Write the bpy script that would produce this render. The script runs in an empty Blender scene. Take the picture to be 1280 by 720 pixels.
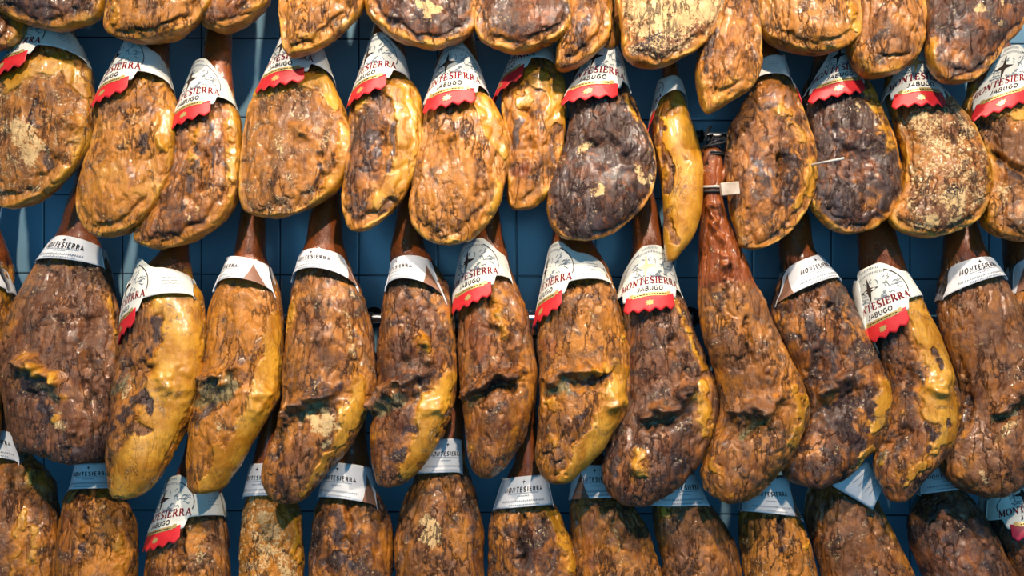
import bpy, math, random
import numpy as np
from math import pi, sin, cos, radians

random.seed(7)
S = bpy.context.scene
COL = S.collection
FPX = 985.0            # focal length in pixels of a 1280 wide frame
CAM = 2.0              # camera distance from the wall (wall is the plane y = 0)

def P(px, py, d):
    """point on the photo's line of sight px,py at distance d in front of the wall"""
    k = (CAM - d) / FPX
    return np.array([(px - 640.0) * k, -d, -(py - 360.0) * k])

# ------------------------------------------------------------------ noise
_r = np.random.RandomState(3)
_perm = _r.permutation(256); _perm = np.concatenate([_perm, _perm, _perm])
_g = _r.normal(size=(256, 3)); _g /= np.linalg.norm(_g, axis=1)[:, None]
def noise(p):
    i = np.floor(p).astype(int); f = p - i; i &= 255
    u = f * f * f * (f * (f * 6 - 15) + 10)
    out = np.zeros(len(p))
    for a in (0, 1):
        for b in (0, 1):
            for c in (0, 1):
                h = _perm[_perm[_perm[(i[:, 0] + a) & 255] + ((i[:, 1] + b) & 255)] + ((i[:, 2] + c) & 255)] & 255
                g = _g[h]
                d = g[:, 0] * (f[:, 0] - a) + g[:, 1] * (f[:, 1] - b) + g[:, 2] * (f[:, 2] - c)
                w = (u[:, 0] if a else 1 - u[:, 0]) * (u[:, 1] if b else 1 - u[:, 1]) * (u[:, 2] if c else 1 - u[:, 2])
                out += w * d
    return out * 1.5
def fbm(p, o=3):
    s = np.zeros(len(p)); a = 1.0
    for k in range(o):
        s += a * noise(p * (2.03 ** k) + 17.3 * k); a *= 0.5
    return s
def sm(a, b, x):
    t = np.clip((x - a) / (b - a), 0, 1); return t * t * (3 - 2 * t)

def pchip(xs, ys, x):
    xs = np.asarray(xs, float); ys = np.asarray(ys, float)
    h = np.diff(xs); d = np.diff(ys) / h
    m = np.zeros(len(xs)); m[0] = d[0]; m[-1] = d[-1]
    for i in range(1, len(xs) - 1):
        if d[i - 1] * d[i] > 0:
            w1 = 2 * h[i] + h[i - 1]; w2 = h[i] + 2 * h[i - 1]
            m[i] = (w1 + w2) / (w1 / d[i - 1] + w2 / d[i])
    k = np.clip(np.searchsorted(xs, x) - 1, 0, len(xs) - 2)
    t = (x - xs[k]) / h[k]
    return ((2 * t**3 - 3 * t**2 + 1) * ys[k] + (t**3 - 2 * t**2 + t) * h[k] * m[k]
            + (-2 * t**3 + 3 * t**2) * ys[k + 1] + (t**3 - t**2) * h[k] * m[k + 1])

# ------------------------------------------------------------------ materials
def new_mat(name):
    m = bpy.data.materials.new(name); m.use_nodes = True
    nt = m.node_tree; b = nt.nodes['Principled BSDF']
    return m, nt, b
def simple(name, col, rough=0.6, metal=0.0, spec=0.5):
    m, nt, b = new_mat(name)
    b.inputs['Base Color'].default_value = (*col, 1); b.inputs['Roughness'].default_value = rough
    b.inputs['Metallic'].default_value = metal; b.inputs['Specular IOR Level'].default_value = spec
    return m

def nd(nt, typ, **kw):
    n = nt.nodes.new(typ)
    for k, v in kw.items():
        if k in n.inputs: n.inputs[k].default_value = v
        else: setattr(n, k, v)
    return n
def mth(nt, op, a, b=None, c=None, clamp=False):
    n = nt.nodes.new('ShaderNodeMath'); n.operation = op; n.use_clamp = clamp
    for i, v in enumerate((a, b, c)):
        if v is None: continue
        if isinstance(v, (int, float)): n.inputs[i].default_value = v
        else: nt.links.new(v, n.inputs[i])
    return n.outputs[0]
def mixc(nt, f, a, b):
    n = nt.nodes.new('ShaderNodeMix'); n.data_type = 'RGBA'
    if isinstance(f, (int, float)): n.inputs[0].default_value = f
    else: nt.links.new(f, n.inputs[0])
    for i, v in ((6, a), (7, b)):
        if isinstance(v, tuple): n.inputs[i].default_value = (*v, 1)
        else: nt.links.new(v, n.inputs[i])
    return n.outputs[2]
def sstep(nt, x, lo, hi):
    n = nt.nodes.new('ShaderNodeMapRange'); n.interpolation_type = 'SMOOTHSTEP'
    nt.links.new(x, n.inputs[0]); n.inputs[1].default_value = lo; n.inputs[2].default_value = hi
    return n.outputs[0]

def ham_material():
    m, nt, B = new_mat('cured_ham_skin'); L = nt.links
    a1 = nd(nt, 'ShaderNodeAttribute', attribute_name='w1'); a2 = nd(nt, 'ShaderNodeAttribute', attribute_name='w2')
    ac = nd(nt, 'ShaderNodeAttribute', attribute_name='hc')
    s1 = nd(nt, 'ShaderNodeSeparateColor'); L.new(a1.outputs['Color'], s1.inputs[0])
    s2 = nd(nt, 'ShaderNodeSeparateColor'); L.new(a2.outputs['Color'], s2.inputs[0])
    fat, dark, crust, green = s1.outputs[0], s1.outputs[1], s1.outputs[2], a1.outputs['Alpha']
    mauve, red, gold, wr = s2.outputs[0], s2.outputs[1], s2.outputs[2], a2.outputs['Alpha']
    co = ac.outputs['Vector']
    def mapped(sx, sy, sz):
        n = nd(nt, 'ShaderNodeMapping'); n.inputs['Scale'].default_value = (sx, sy, sz); L.new(co, n.inputs[0]); return n.outputs[0]
    def nz(vec, scale, detail=4, rough=0.6, dist=0.0):
        n = nd(nt, 'ShaderNodeTexNoise'); n.inputs['Scale'].default_value = scale; n.inputs['Detail'].default_value = detail
        n.inputs['Roughness'].default_value = rough; n.inputs['Distortion'].default_value = dist; L.new(vec, n.inputs[0]); return n.outputs[0]
    iso = mapped(1, 1, 1); lon = mapped(1, 1, 0.27)
    nL = nz(iso, 15, 6, .66, .5)        # patches
    nM = nz(lon, 34, 7, .70, .8)        # streaks
    nF = nz(iso, 190, 4, .7, .2)        # grain
    nV = nz(mapped(1, 1, .24), 30, 6, .62, .22)       # creases
    nP = nz(iso, 11, 2, .5, 0)          # where creases are
    vein = mth(nt, 'SUBTRACT', 1.0, sstep(nt, mth(nt, 'ABSOLUTE', mth(nt, 'SUBTRACT', nV, 0.5)), 0.0, 0.03))
    vein = mth(nt, 'MULTIPLY', vein, sstep(nt, nP, .40, .58))
    mixn = mth(nt, 'ADD', mth(nt, 'MULTIPLY', nL, 0.6), mth(nt, 'MULTIPLY', nM, 0.4))
    def ragged(w, amp, width, n=mixn):
        v = mth(nt, 'ADD', w, mth(nt, 'MULTIPLY', mth(nt, 'SUBTRACT', n, 0.5), amp))
        return sstep(nt, v, 0.5 - width, 0.5 + width)
    nL2 = nz(iso, 24, 5, .65, .8)
    col = mixc(nt, sstep(nt, mixn, .40, .66), (0.080, 0.018, 0.003), (0.34, 0.088, 0.007))
    col = mixc(nt, ragged(gold, 3.0, .42), col, mixc(nt, nL2, (0.42, 0.128, 0.006), (0.60, 0.232, 0.014)))
    col = mixc(nt, mth(nt, 'MULTIPLY', ragged(mauve, 3.2, .5, nL2), .8), col, mixc(nt, nF, (0.064, 0.021, 0.007), (0.23, 0.096, 0.038)))
    col = mixc(nt, mth(nt, 'MULTIPLY', ragged(red, .8, .3), .9), col, mixc(nt, nM, (0.11, 0.020, 0.004), (0.40, 0.095, 0.014)))
    fatc = mixc(nt, sstep(nt, nL, .35, .65), (0.36, 0.132, 0.004), (0.64, 0.300, 0.022))
    col = mixc(nt, ragged(fat, 1.15, .20), col, fatc)
    col = mixc(nt, mth(nt, 'MULTIPLY', ragged(green, 1.6, .35, nL2), .85), col, mixc(nt, nM, (0.050, 0.045, 0.018), (0.30, 0.24, 0.09)))
    col = mixc(nt, mth(nt, 'MULTIPLY', ragged(dark, 3.4, .34, nL2), .93), col, mixc(nt, nF, (0.012, 0.005, 0.004), (0.066, 0.030, 0.021)))
    grain = mth(nt, 'ADD', mth(nt, 'MULTIPLY', nF, 0.55), mth(nt, 'MULTIPLY', nL2, 0.45))
    col = mixc(nt, mth(nt, 'MULTIPLY', ragged(crust, 4.0, .14, grain), .9), col, mixc(nt, nL, (0.50, 0.29, 0.10), (0.86, 0.60, 0.29)))
    # crease shade painted as dark brown lines into the meat colour (not on smooth fat)
    col = mixc(nt, mth(nt, 'MULTIPLY', vein, mth(nt, 'MULTIPLY', wr, 0.75)), col, (0.040, 0.012, 0.005))
    spk = nz(iso, 95, 3, .7, 1.0)
    col = mixc(nt, mth(nt, 'MULTIPLY', sstep(nt, spk, .64, .70), .55), col, (0.12, 0.035, 0.006))
    L.new(col, B.inputs['Base Color'])
    rg = mth(nt, 'ADD', 0.10, mth(nt, 'MULTIPLY', nL2, 0.46))
    rg = mth(nt, 'ADD', rg, mth(nt, 'MULTIPLY', mth(nt, 'SUBTRACT', 1.0, red), .08))
    rg = mth(nt, 'ADD', rg, mth(nt, 'MULTIPLY', crust, 0.3), clamp=True)
    L.new(rg, B.inputs['Roughness'])
    B.inputs['Specular IOR Level'].default_value = 0.45
    h = mth(nt, 'MULTIPLY', mth(nt, 'MULTIPLY', vein, -0.8), wr)
    h = mth(nt, 'ADD', h, mth(nt, 'MULTIPLY', nM, mth(nt, 'ADD', 0.25, mth(nt, 'MULTIPLY', wr, 1.5))))
    h = mth(nt, 'ADD', h, mth(nt, 'MULTIPLY', nF, mth(nt, 'ADD', 0.05, mth(nt, 'MULTIPLY', wr, 0.24))))
    bp = nd(nt, 'ShaderNodeBump'); bp.inputs['Strength'].default_value = 1.0; bp.inputs['Distance'].default_value = 0.0048
    L.new(h, bp.inputs['Height']); L.new(bp.outputs[0], B.inputs['Normal'])
    # a film of grease over the relief
    B.inputs['Coat Roughness'].default_value = 0.10
    L.new(mth(nt, 'MULTIPLY', mth(nt, 'MULTIPLY', sstep(nt, nL, .40, .60), mth(nt, 'SUBTRACT', 1.0, crust, clamp=True)), .8), B.inputs['Coat Weight'])
    bc = nd(nt, 'ShaderNodeBump'); bc.inputs['Strength'].default_value = 1.0; bc.inputs['Distance'].default_value = 0.0013
    L.new(h, bc.inputs['Height']); L.new(bc.outputs[0], B.inputs['Coat Normal'])
    return m

def paper_material(name, c1, c2, rough=.5):
    m, nt, B = new_mat(name); L = nt.links
    tc = nd(nt, 'ShaderNodeTexCoord')
    n = nd(nt, 'ShaderNodeTexNoise', Scale=35.0, Detail=5.0); L.new(tc.outputs['Object'], n.inputs[0])
    c = mixc(nt, sstep(nt, n.outputs[0], .35, .7), c1, c2); L.new(c, B.inputs['Base Color'])
    B.inputs['Roughness'].default_value = rough
    n2 = nd(nt, 'ShaderNodeTexNoise', Scale=28.0, Detail=2.0); L.new(tc.outputs['Object'], n2.inputs[0])
    bp = nd(nt, 'ShaderNodeBump'); bp.inputs['Strength'].default_value = .35; bp.inputs['Distance'].default_value = .004
    L.new(n2.outputs[0], bp.inputs['Height']); L.new(bp.outputs[0], B.inputs['Normal'])
    return m

def tile_material():
    m, nt, B = new_mat('glazed_wall_tile'); L = nt.links
    tc = nd(nt, 'ShaderNodeTexCoord'); sep = nd(nt, 'ShaderNodeSeparateXYZ'); L.new(tc.outputs['Object'], sep.inputs[0])
    ts = 98.4 * CAM / FPX
    x0 = (55 - 640) * CAM / FPX; z0 = -(345.5 - 360) * CAM / FPX
    def line(sock, o):
        t = mth(nt, 'FRACT', mth(nt, 'ADD', mth(nt, 'DIVIDE', mth(nt, 'SUBTRACT', sock, o), ts), 20.0))
        d = mth(nt, 'MINIMUM', t, mth(nt, 'SUBTRACT', 1.0, t)); return d
    zz = mth(nt, 'ADD', sep.outputs[2], mth(nt, 'MULTIPLY', sep.outputs[0], 0.007))
    d = mth(nt, 'MINIMUM', line(sep.outputs[0], x0), line(zz, z0))
    grout = mth(nt, 'SUBTRACT', 1.0, sstep(nt, d, .006, .013))
    n = nd(nt, 'ShaderNodeTexNoise', Scale=9.0, Detail=4.0); L.new(tc.outputs['Object'], n.inputs[0])
    c = mixc(nt, n.outputs[0], (0.17, 0.33, 0.43), (0.25, 0.41, 0.51))
    c = mixc(nt, grout, c, (0.03, 0.045, 0.06)); L.new(c, B.inputs['Base Color'])
    B.inputs['Roughness'].default_value = .22
    n2 = nd(nt, 'ShaderNodeTexNoise', Scale=14.0, Detail=1.0); L.new(tc.outputs['Object'], n2.inputs[0])
    h = mth(nt, 'ADD', mth(nt, 'MULTIPLY', sstep(nt, d, .0, .03), .3), mth(nt, 'MULTIPLY', n2.outputs[0], .35))
    bp = nd(nt, 'ShaderNodeBump'); bp.inputs['Strength'].default_value = .6; bp.inputs['Distance'].default_value = .004
    L.new(h, bp.inputs['Height']); L.new(bp.outputs[0], B.inputs['Normal'])
    return m

M = dict(
    ham=ham_material(),
    cream=paper_material('cream_label_paper', (0.70, 0.67, 0.57), (0.78, 0.75, 0.67)),
    white=paper_material('white_label_paper', (0.72, 0.70, 0.69), (0.79, 0.77, 0.76)),
    red=paper_material('red_label_paper', (0.56, 0.012, 0.016), (0.66, 0.02, 0.022), .5),
    maroon=paper_material('maroon_label_paper', (0.30, 0.008, 0.03), (0.36, 0.012, 0.04), .4),
    gold=simple('gold_print', (0.55, 0.38, 0.13), .38, .35),
    ink_red=simple('red_ink', (0.20, 0.010, 0.014), .85, 0, .15),
    ink=simple('brown_ink', (0.045, 0.028, 0.022), .85, 0, .15),
    ink_soft=simple('grey_ink', (0.20, 0.23, 0.26), .85, 0, .15),
    kraft=paper_material('brown_card', (0.24, 0.11, 0.065), (0.30, 0.145, 0.09)),
    steel=simple('brushed_steel', (0.62, 0.60, 0.60), .28, 1.0),
    iron=simple('black_iron', (0.02, 0.02, 0.022), .35, .6),
    cord=simple('black_cord', (0.018, 0.016, 0.016), .55),
    wcord=simple('white_cord', (0.52, 0.47, 0.40), .6),
    tag=paper_material('cardboard_tag', (0.38, 0.28, 0.20), (0.60, 0.49, 0.39)),
    tile=tile_material(),
    hoof=simple('dark_hoof', (0.04, 0.022, 0.014), .4),
    plastic=simple('clear_plastic', (0.8, 0.8, 0.8), .1),
)

# ------------------------------------------------------------------ mesh helpers
def mesh_obj(name, verts, faces, mat, parent=None, smooth=True, origin=(0, 0, 0)):
    me = bpy.data.meshes.new(name)
    v = np.asarray(verts, float) - np.asarray(origin, float)
    me.from_pydata([tuple(p) for p in v], [], faces)
    if smooth: me.polygons.foreach_set('use_smooth', [True] * len(me.polygons))
    me.materials.append(mat); me.update()
    o = bpy.data.objects.new(name, me); COL.objects.link(o)
    if parent is not None: o.parent = parent
    else: o.location = origin
    return o
def tube(pts, r, n=10, closed=False):
    pts = [np.asarray(p, float) for p in pts]; V = []; F = []; N = len(pts)
    rr = r if hasattr(r, '__len__') else [r] * N
    up = np.array([0.13, 0.31, 0.94])
    for i, p in enumerate(pts):
        a = pts[(i - 1) % N] if (closed or i > 0) else p
        b = pts[(i + 1) % N] if (closed or i < N - 1) else p
        t = b - a; t /= np.linalg.norm(t) + 1e-9
        u = np.cross(t, up); 
        if np.linalg.norm(u) < .05: u = np.cross(t, [1, 0, 0])
        u /= np.linalg.norm(u); w = np.cross(t, u)
        for k in range(n):
            an = 2 * pi * k / n; V.append(p + rr[i] * (cos(an) * u + sin(an) * w))
    for i in range(N if closed else N - 1):
        j = (i + 1) % N
        for k in range(n):
            F.append((i * n + k, i * n + (k + 1) % n, j * n + (k + 1) % n, j * n + k))
    if not closed:
        F.append(tuple(range(n))[::-1]); F.append(tuple((N - 1) * n + k for k in range(n)))
    return V, F
def join(parts):
    V = []; F = []
    for v, f in parts:
        o = len(V); V.extend(v); F.extend([tuple(i + o for i in q) for q in f])
    return V, F
def box(c, s, ax=None):
    c = np.asarray(c, float); V = []
    A = np.eye(3) if ax is None else np.asarray(ax)
    for i in (-1, 1):
        for j in (-1, 1):
            for k in (-1, 1): V.append(c + A[0] * i * s[0] / 2 + A[1] * j * s[1] / 2 + A[2] * k * s[2] / 2)
    F = [(0, 1, 3, 2), (4, 6, 7, 5), (0, 4, 5, 1), (2, 3, 7, 6), (0, 2, 6, 4), (1, 5, 7, 3)]
    return V, F
def bevel(o, w, seg=2):
    b = o.modifiers.new('bevel', 'BEVEL'); b.width = w; b.segments = seg
def solid(o, t):
    s = o.modifiers.new('thickness', 'SOLIDIFY'); s.thickness = t; s.offset = -1
def tag(o, label, cat, group=None):
    o['label'] = label; o['category'] = cat
    if group: o['group'] = group

# ------------------------------------------------------------------ lettering (stroke letters, thick and thin strokes with serifs)
K, T = .17, .07      # thick, thin stroke widths
def sf(x, y, w=.30): return ('t', [(x - w / 2, y), (x + w / 2, y)])
def arc(cx, cy, rx, ry, a0, a1, n=10): return [(cx + rx * cos(radians(a0 + (a1 - a0) * i / n)), cy + ry * sin(radians(a0 + (a1 - a0) * i / n))) for i in range(n + 1)]
SERIF = {
 'M': (1.15, [('t', [(.16, 0), (.16, 1)]), ('k', [(.16, 1), (.56, .06)]), ('t', [(.56, .06), (.98, 1)]), ('k', [(.98, 1), (.98, 0)]), sf(.16, .03), sf(.98, .03), sf(.12, .97, .2), sf(1.02, .97, .2)]),
 'O': (1.05, [('t', arc(.52, .5, .42, .48, 60, 120)), ('k', arc(.52, .5, .42, .48, 120, 240)), ('t', arc(.52, .5, .42, .48, 240, 300)), ('k', arc(.52, .5, .42, .48, 300, 420))]),
 'N': (1.05, [('t', [(.16, 0), (.16, 1)]), ('k', [(.16, 1), (.86, .02)]), ('t', [(.86, 0), (.86, 1)]), sf(.16, .03), sf(.12, .97, .2), sf(.86, .97)]),
 'T': (.92, [('k', [(.46, 0), (.46, 1)]), ('t', [(.06, .96), (.86, .96)]), ('t', [(.07, .98), (.07, .76)]), ('t', [(.85, .98), (.85, .76)]), sf(.46, .03, .38)]),
 'E': (.88, [('k', [(.2, 0), (.2, 1)]), ('t', [(.06, .97), (.76, .97)]), ('t', [(.2, .52), (.6, .52)]), ('t', [(.06, .03), (.8, .03)]), ('t', [(.75, .97), (.75, .78)]), ('t', [(.79, .03), (.79, .24)]), ('t', [(.6, .62), (.6, .42)])]),
 'S': (.78, [('t', arc(.4, .74, .27, .23, 20, 100)), ('k', arc(.4, .74, .27, .23, 100, 215, 8) + [(.4, .5)] + arc(.38, .26, .29, .24, 35, -80, 8)), ('t', arc(.38, .26, .29, .24, -80, -165))]),
 'I': (.48, [('k', [(.24, 0), (.24, 1)]), sf(.24, .97, .36), sf(.24, .03, .36)]),
 'R': (1.0, [('k', [(.2, 0), (.2, 1)]), ('t', [(.06, .97), (.42, .97)]), ('k', arc(.42, .73, .27, .24, 80, -80)), ('t', [(.2, .49), (.44, .49)]), ('k', [(.45, .48), (.86, .02)]), sf(.2, .03), sf(.9, .03, .2)]),
 'A': (1.02, [('t', [(.12, 0), (.5, 1)]), ('k', [(.5, 1), (.88, 0)]), ('t', [(.27, .34), (.72, .34)]), sf(.12, .03, .26), sf(.88, .03, .3)]),
}
def sans(s): return [('m', s_) for s_ in s]
SANS = {
 'J': (.6, sans([[(.45, 1), (.45, .25), (.35, .05), (.2, .02), (.08, .1)]])),
 'A': (.85, sans([[(.05, 0), (.42, 1), (.8, 0)], [(.2, .33), (.65, .33)]])),
 'B': (.78, sans([[(.12, 0), (.12, 1), (.45, 1), (.62, .86), (.6, .64), (.45, .54), (.12, .54)], [(.45, .54), (.66, .4), (.66, .14), (.45, 0), (.12, 0)]])),
 'U': (.85, sans([[(.12, 1), (.12, .28), (.25, .05), (.42, 0), (.6, .05), (.72, .28), (.72, 1)]])),
 'G': (.9, sans([arc(.47, .5, .37, .49, 50, 325, 12) + [(.82, .45), (.5, .45)]])),
 'O': (.95, sans([arc(.47, .5, .38, .49, 0, 360, 16)])),
 'M': (1.0, sans([[(.1, 0), (.14, 1), (.5, .2), (.86, 1), (.9, 0)]])),
 'N': (.9, sans([[(.12, 0), (.12, 1), (.76, 0), (.76, 1)]])),
 'T': (.75, sans([[(.02, 1), (.72, 1)], [(.37, 1), (.37, 0)]])),
 'E': (.72, sans([[(.62, 1), (.12, 1), (.12, 0), (.64, 0)], [(.12, .52), (.55, .52)]])),
 'S': (.74, sans([arc(.38, .75, .27, .24, 30, 215, 8) + [(.38, .5)] + arc(.36, .26, .29, .25, 35, -150, 8)])),
 'I': (.32, sans([[(.16, 0), (.16, 1)]])),
 'R': (.8, sans([[(.12, 0), (.12, 1), (.48, 1), (.66, .85), (.64, .62), (.48, .5), (.12, .5)], [(.42, .5), (.7, 0)]])),
}
def strip2d(pts, w):
    """a mitred 2-D ribbon as quads, subdivided so that it can bend"""
    P2 = [np.array(pts[0], float)]
    for a, b in zip(pts[:-1], pts[1:]):
        a = np.array(a, float); b = np.array(b, float); n = max(1, int(np.linalg.norm(b - a) / 3.0))
        for i in range(1, n + 1): P2.append(a + (b - a) * i / n)
    V = []; F = []
    for i, p in enumerate(P2):
        t = P2[min(i + 1, len(P2) - 1)] - P2[max(i - 1, 0)]; t /= np.linalg.norm(t) + 1e-9
        nrm = np.array([-t[1], t[0]]) * w / 2
        V += [p + nrm, p - nrm]
        if i: F.append((2 * i - 2, 2 * i - 1, 2 * i + 1, 2 * i))
    return V, F
def text2d(s, font, h, width, weight=1.0, cx=0, y=0, gap=.1, bend=0.0):
    tot = sum(font[c][0] + gap for c in s) - gap
    sx = width / tot; x = cx - width / 2; out = []
    for c in s:
        adv, strokes = font[c]
        for kind, pts in strokes:
            w = {'k': K * .5 * (h + sx), 't': T * h, 'm': .15 * h}[kind] * weight
            q = [(x + px_ * sx, y + py_ * h) for px_, py_ in pts]
            out.append(strip2d(q, w))
        x += (adv + gap) * sx
    V, F = join(out)
    if bend: V = [np.array([v[0], v[1] - bend * v[0] ** 2]) for v in V]
    return V, F
def star2d(cx, cy, rx, ry, n=4, inner=.26, rot=90):
    V = [np.array([cx, cy])]; 
    for i in range(2 * n):
        a = radians(rot + 180 / n * i); k = 1 if i % 2 == 0 else inner
        V.append(np.array([cx + rx * k * cos(a), cy + ry * k * sin(a)]))
    F = [(0, 1 + i, 1 + (i + 1) % (2 * n)) for i in range(2 * n)]
    return V, F

# ------------------------------------------------------------------ the hams
HOOF_Y = {'T': -290, 'A': -62, 'B': 186, 'C': 412}
SLOPE = 0.00043

class Ham: pass
def axis_depth(h, y): return 0.088 + SLOPE * (y - h.hy) + h.dz + h.fwd * np.clip(1 - (y - h.hy) / 440, 0, 1)

def parse(feat):
    out = []
    for s in feat.strip().split(';'):
        s = s.split()
        if not s: continue
        pts = [tuple(float(v) for v in q.split(',')) for q in s[3:]]
        out.append((s[0], float(s[1]), float(s[2]), pts))
    return out
def seg_dist(X, Y, pts):
    d = np.full(len(X), 1e9)
    if len(pts) == 1: return np.hypot(X - pts[0][0], Y - pts[0][1])
    for (ax, ay), (bx, by) in zip(pts[:-1], pts[1:]):
        vx, vy = bx - ax, by - ay; t = np.clip(((X - ax) * vx + (Y - ay) * vy) / (vx * vx + vy * vy + 1e-9), 0, 1)
        d = np.minimum(d, np.hypot(X - ax - t * vx, Y - ay - t * vy))
    return d

BASE = dict(f=0, d=.0, c=.0, g=0, m=.2, r=0, o=.3)   # fat dark crust green mauve red gold

def build_ham(idn, rows, feat='', base=None, neck=None, hoof=None, dz=0., lab=None, rim=(0, 0, 0), text='', wr=1.0, thick=.058, row=None, fwd=0., grp=None):
    h = Ham(); h.fwd = fwd; row = row or idn[0]; h.hy = HOOF_Y[row]; h.dz = dz
    h.seed = np.array([hash_(idn) * 3.1, hash_(idn) * 1.7, hash_(idn) * 2.3])
    R = [tuple(r) for r in rows]
    # neck and shank above the traced body
    ytop, xl0, xr0 = R[0]; hw0 = (xr0 - xl0) / 2; xc0 = (xr0 + xl0) / 2
    if row == 'B' and idn == 'B9': pre = []
    else:
        ny, nx, nw = neck if neck else (ytop - 55, xc0 + (640 - xc0) * .012, min(24, hw0 * .62))
        hx = hoof if hoof is not None else nx + (640 - nx) * .045
        hy = h.hy; L = ny - hy
        def q(t, w): return (hy + L * t, hx + (nx - hx) * t - w, hx + (nx - hx) * t + w)
        pre = [q(0, 10), q(.05, 13), q(.2, 14), q(.42, 13), q(.7, nw * .78), q(1.0, nw)]
        if ytop - ny > 30:
            f = .5; ym = ny + (ytop - ny) * f; pre.append((ym, nx + (xc0 - nx) * f - (nw + (hw0 - nw) * .52), nx + (xc0 - nx) * f + (nw + (hw0 - nw) * .52)))
        if ytop - pre[-1][0] < 6: pre.pop()
    R = pre + R
    ye = R[-1][0] + max(2.0, (R[-1][2] - R[-1][1]) * .10); xe = (R[-1][1] + R[-1][2]) / 2
    R.append((ye, xe - .4, xe + .4)); R.insert(0, (R[0][0] - 3, (R[0][1] + R[0][2]) / 2 - .4, (R[0][1] + R[0][2]) / 2 + .4))
    R = np.array(R); ys, XL, XR = R[:, 0], R[:, 1], R[:, 2]
    h.lo = lambda y: pchip(ys, XL, np.clip(y, ys[0], ys[-1])); h.hi = lambda y: pchip(ys, XR, np.clip(y, ys[0], ys[-1]))
    hwmax = np.max((XR - XL) / 2)
    if row in 'BC': thick = thick * 1.28
    def thickness(y):
        w = np.maximum((h.hi(y) - h.lo(y)) / 2, .2)
        return thick * (w / hwmax) ** .62
    h.b = thickness
    h.ty = np.linspace(ys[0], ys[-1], 600); h.tlo = h.lo(h.ty); h.thi = h.hi(h.ty); h.tb = thickness(h.ty)
    # sampling along the height, finer where the ham is traced and near its end
    t0, t1 = ys[0], ys[-1]
    ybody = max(R[len(pre)][0] - 20, t0)
    n1 = max(6, int((ybody - t0) / 4)); n2 = int((t1 - ybody) / 1.35)
    yy = np.concatenate([np.linspace(t0, ybody, n1, endpoint=False), np.linspace(ybody, t1 - 5, n2, endpoint=False), t1 - 5 * (1 - np.linspace(0, 1, 9)) ** 1.7])
    NF, NB = 104, 34
    th = np.concatenate([np.linspace(0, pi, NF, endpoint=False), np.linspace(pi, 2 * pi, NB, endpoint=False)])
    NT = NF + NB; NY = len(yy)
    xl = h.lo(yy); xr = h.hi(yy); w = (xr - xl) / 2; c = (xr + xl) / 2; bb = thickness(yy)
    ad = axis_depth(h, yy)
    k = (CAM - ad) / FPX
    ct, st = np.cos(th), np.sin(th)
    prof = np.sign(st) * np.abs(st) ** (.86 if row in 'TA' else 1.05)
    X = ((c - 640) * .993 * k)[:, None] + (w * .975 * k)[:, None] * ct[None, :]
    Z = (-(yy - 360) * k)[:, None] + np.zeros(NT)[None, :]
    Y = -(ad[:, None] + bb[:, None] * prof[None, :])
    nx_ = ct[None, :] * bb[:, None]; ny_ = -st[None, :] * (w * k)[:, None]
    # vertical slope of the outline for the displacement direction
    dw = np.gradient(w * k, yy * k.mean()); db = np.gradient(bb, yy * k.mean())
    nz_ = (dw[:, None] * np.abs(ct[None, :]) * bb[:, None] + db[:, None] * np.abs(st[None, :]) * (w * k)[:, None])
    N = np.stack([nx_, ny_, np.clip(nz_, -1, 1)], -1); N /= np.linalg.norm(N, axis=-1, keepdims=True) + 1e-9
    V = np.stack([X, Y, Z], -1).reshape(-1, 3); N = N.reshape(-1, 3)
    # position on the photo of each point, for putting stains, dents and painted hollow shade where the ham has them
    kk = FPX / (CAM + V[:, 1]); ppx = 640 + V[:, 0] * kk; ppy = 360 - V[:, 2] * kk
    front = (np.tile(st, NY) > 0).astype(float)
    q = V * np.array([1, 1, 1]) + h.seed
    W = {kx: np.full(len(V), float(v)) for kx, v in {**BASE, **(base or {})}.items()}
    jx = 11 * fbm(q * 22, 3); jz = 11 * fbm(q * 22 + 9, 3)
    ridge = np.zeros(len(V)); wrk = np.full(len(V), wr)
    for kind, wd, stg, pts in parse(feat):
        js = (min(.75, .25 + wd / 16) if kind == 'f' else min(1.0, .25 + wd / 16)) if kind not in 'BD' else .8
        d = seg_dist(ppx + jx * js, ppy + jz * js, pts)
        g = 1 - sm(wd * .30, wd * 1.45, d)
        if kind in 'fcod' and wd < 11: g = g * np.clip(.95 + 1.1 * fbm(q * 45 + wd, 2), 0, 1.25)
        md = np.clip(1 + .9 * fbm(q * 34 + 2, 2), .2, 1.8)
        if kind == 'B': ridge += stg * .0027 * md * np.exp(-(d / wd) ** 2) * front
        elif kind == 'D': ridge -= stg * (.0024 if wd < 8 else .0010) * md * np.exp(-(d / wd) ** 2) * front
        elif kind == 'w': wrk = np.clip(wrk + stg * g, 0, 1.5)
        else:
            if stg >= 0: W[kind] = np.maximum(W[kind], stg * g)
            else: W[kind] = W[kind] * (1 + stg * g)
            if kind == 'f' and stg > 0:
                W['o'] = np.maximum(W['o'], .85 * (1 - sm(wd * .8, wd * 2.2, d)))
                for o_ in 'dcm': W[o_] *= 1 - .97 * g
            if kind in 'dgmcr' and stg > 0: W['f'] *= 1 - .8 * g
    # rim of fat round a cut face
    Yr = np.repeat(yy, NT)
    el = (1 - np.tile(ct, NY) * -1) ; 
    wv = np.repeat(w, NT); cx_ = np.tile(ct, NY)
    dR = wv * (1 - cx_); dL = wv * (1 + cx_)
    # slanting edges: scale the horizontal distance by the slope of the outline
    sR = np.repeat(1 / np.sqrt(1 + np.gradient(xr, yy) ** 2), NT); sL = np.repeat(1 / np.sqrt(1 + np.gradient(xl, yy) ** 2), NT)
    dR = dR * sR; dL = dL * sL; dB = (t1 - Yr)
    bodym = sm(ybody + 5, ybody + 40, Yr)
    rj = np.clip(1 + .75 * fbm(q * 24, 2), .25, 2)
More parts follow.
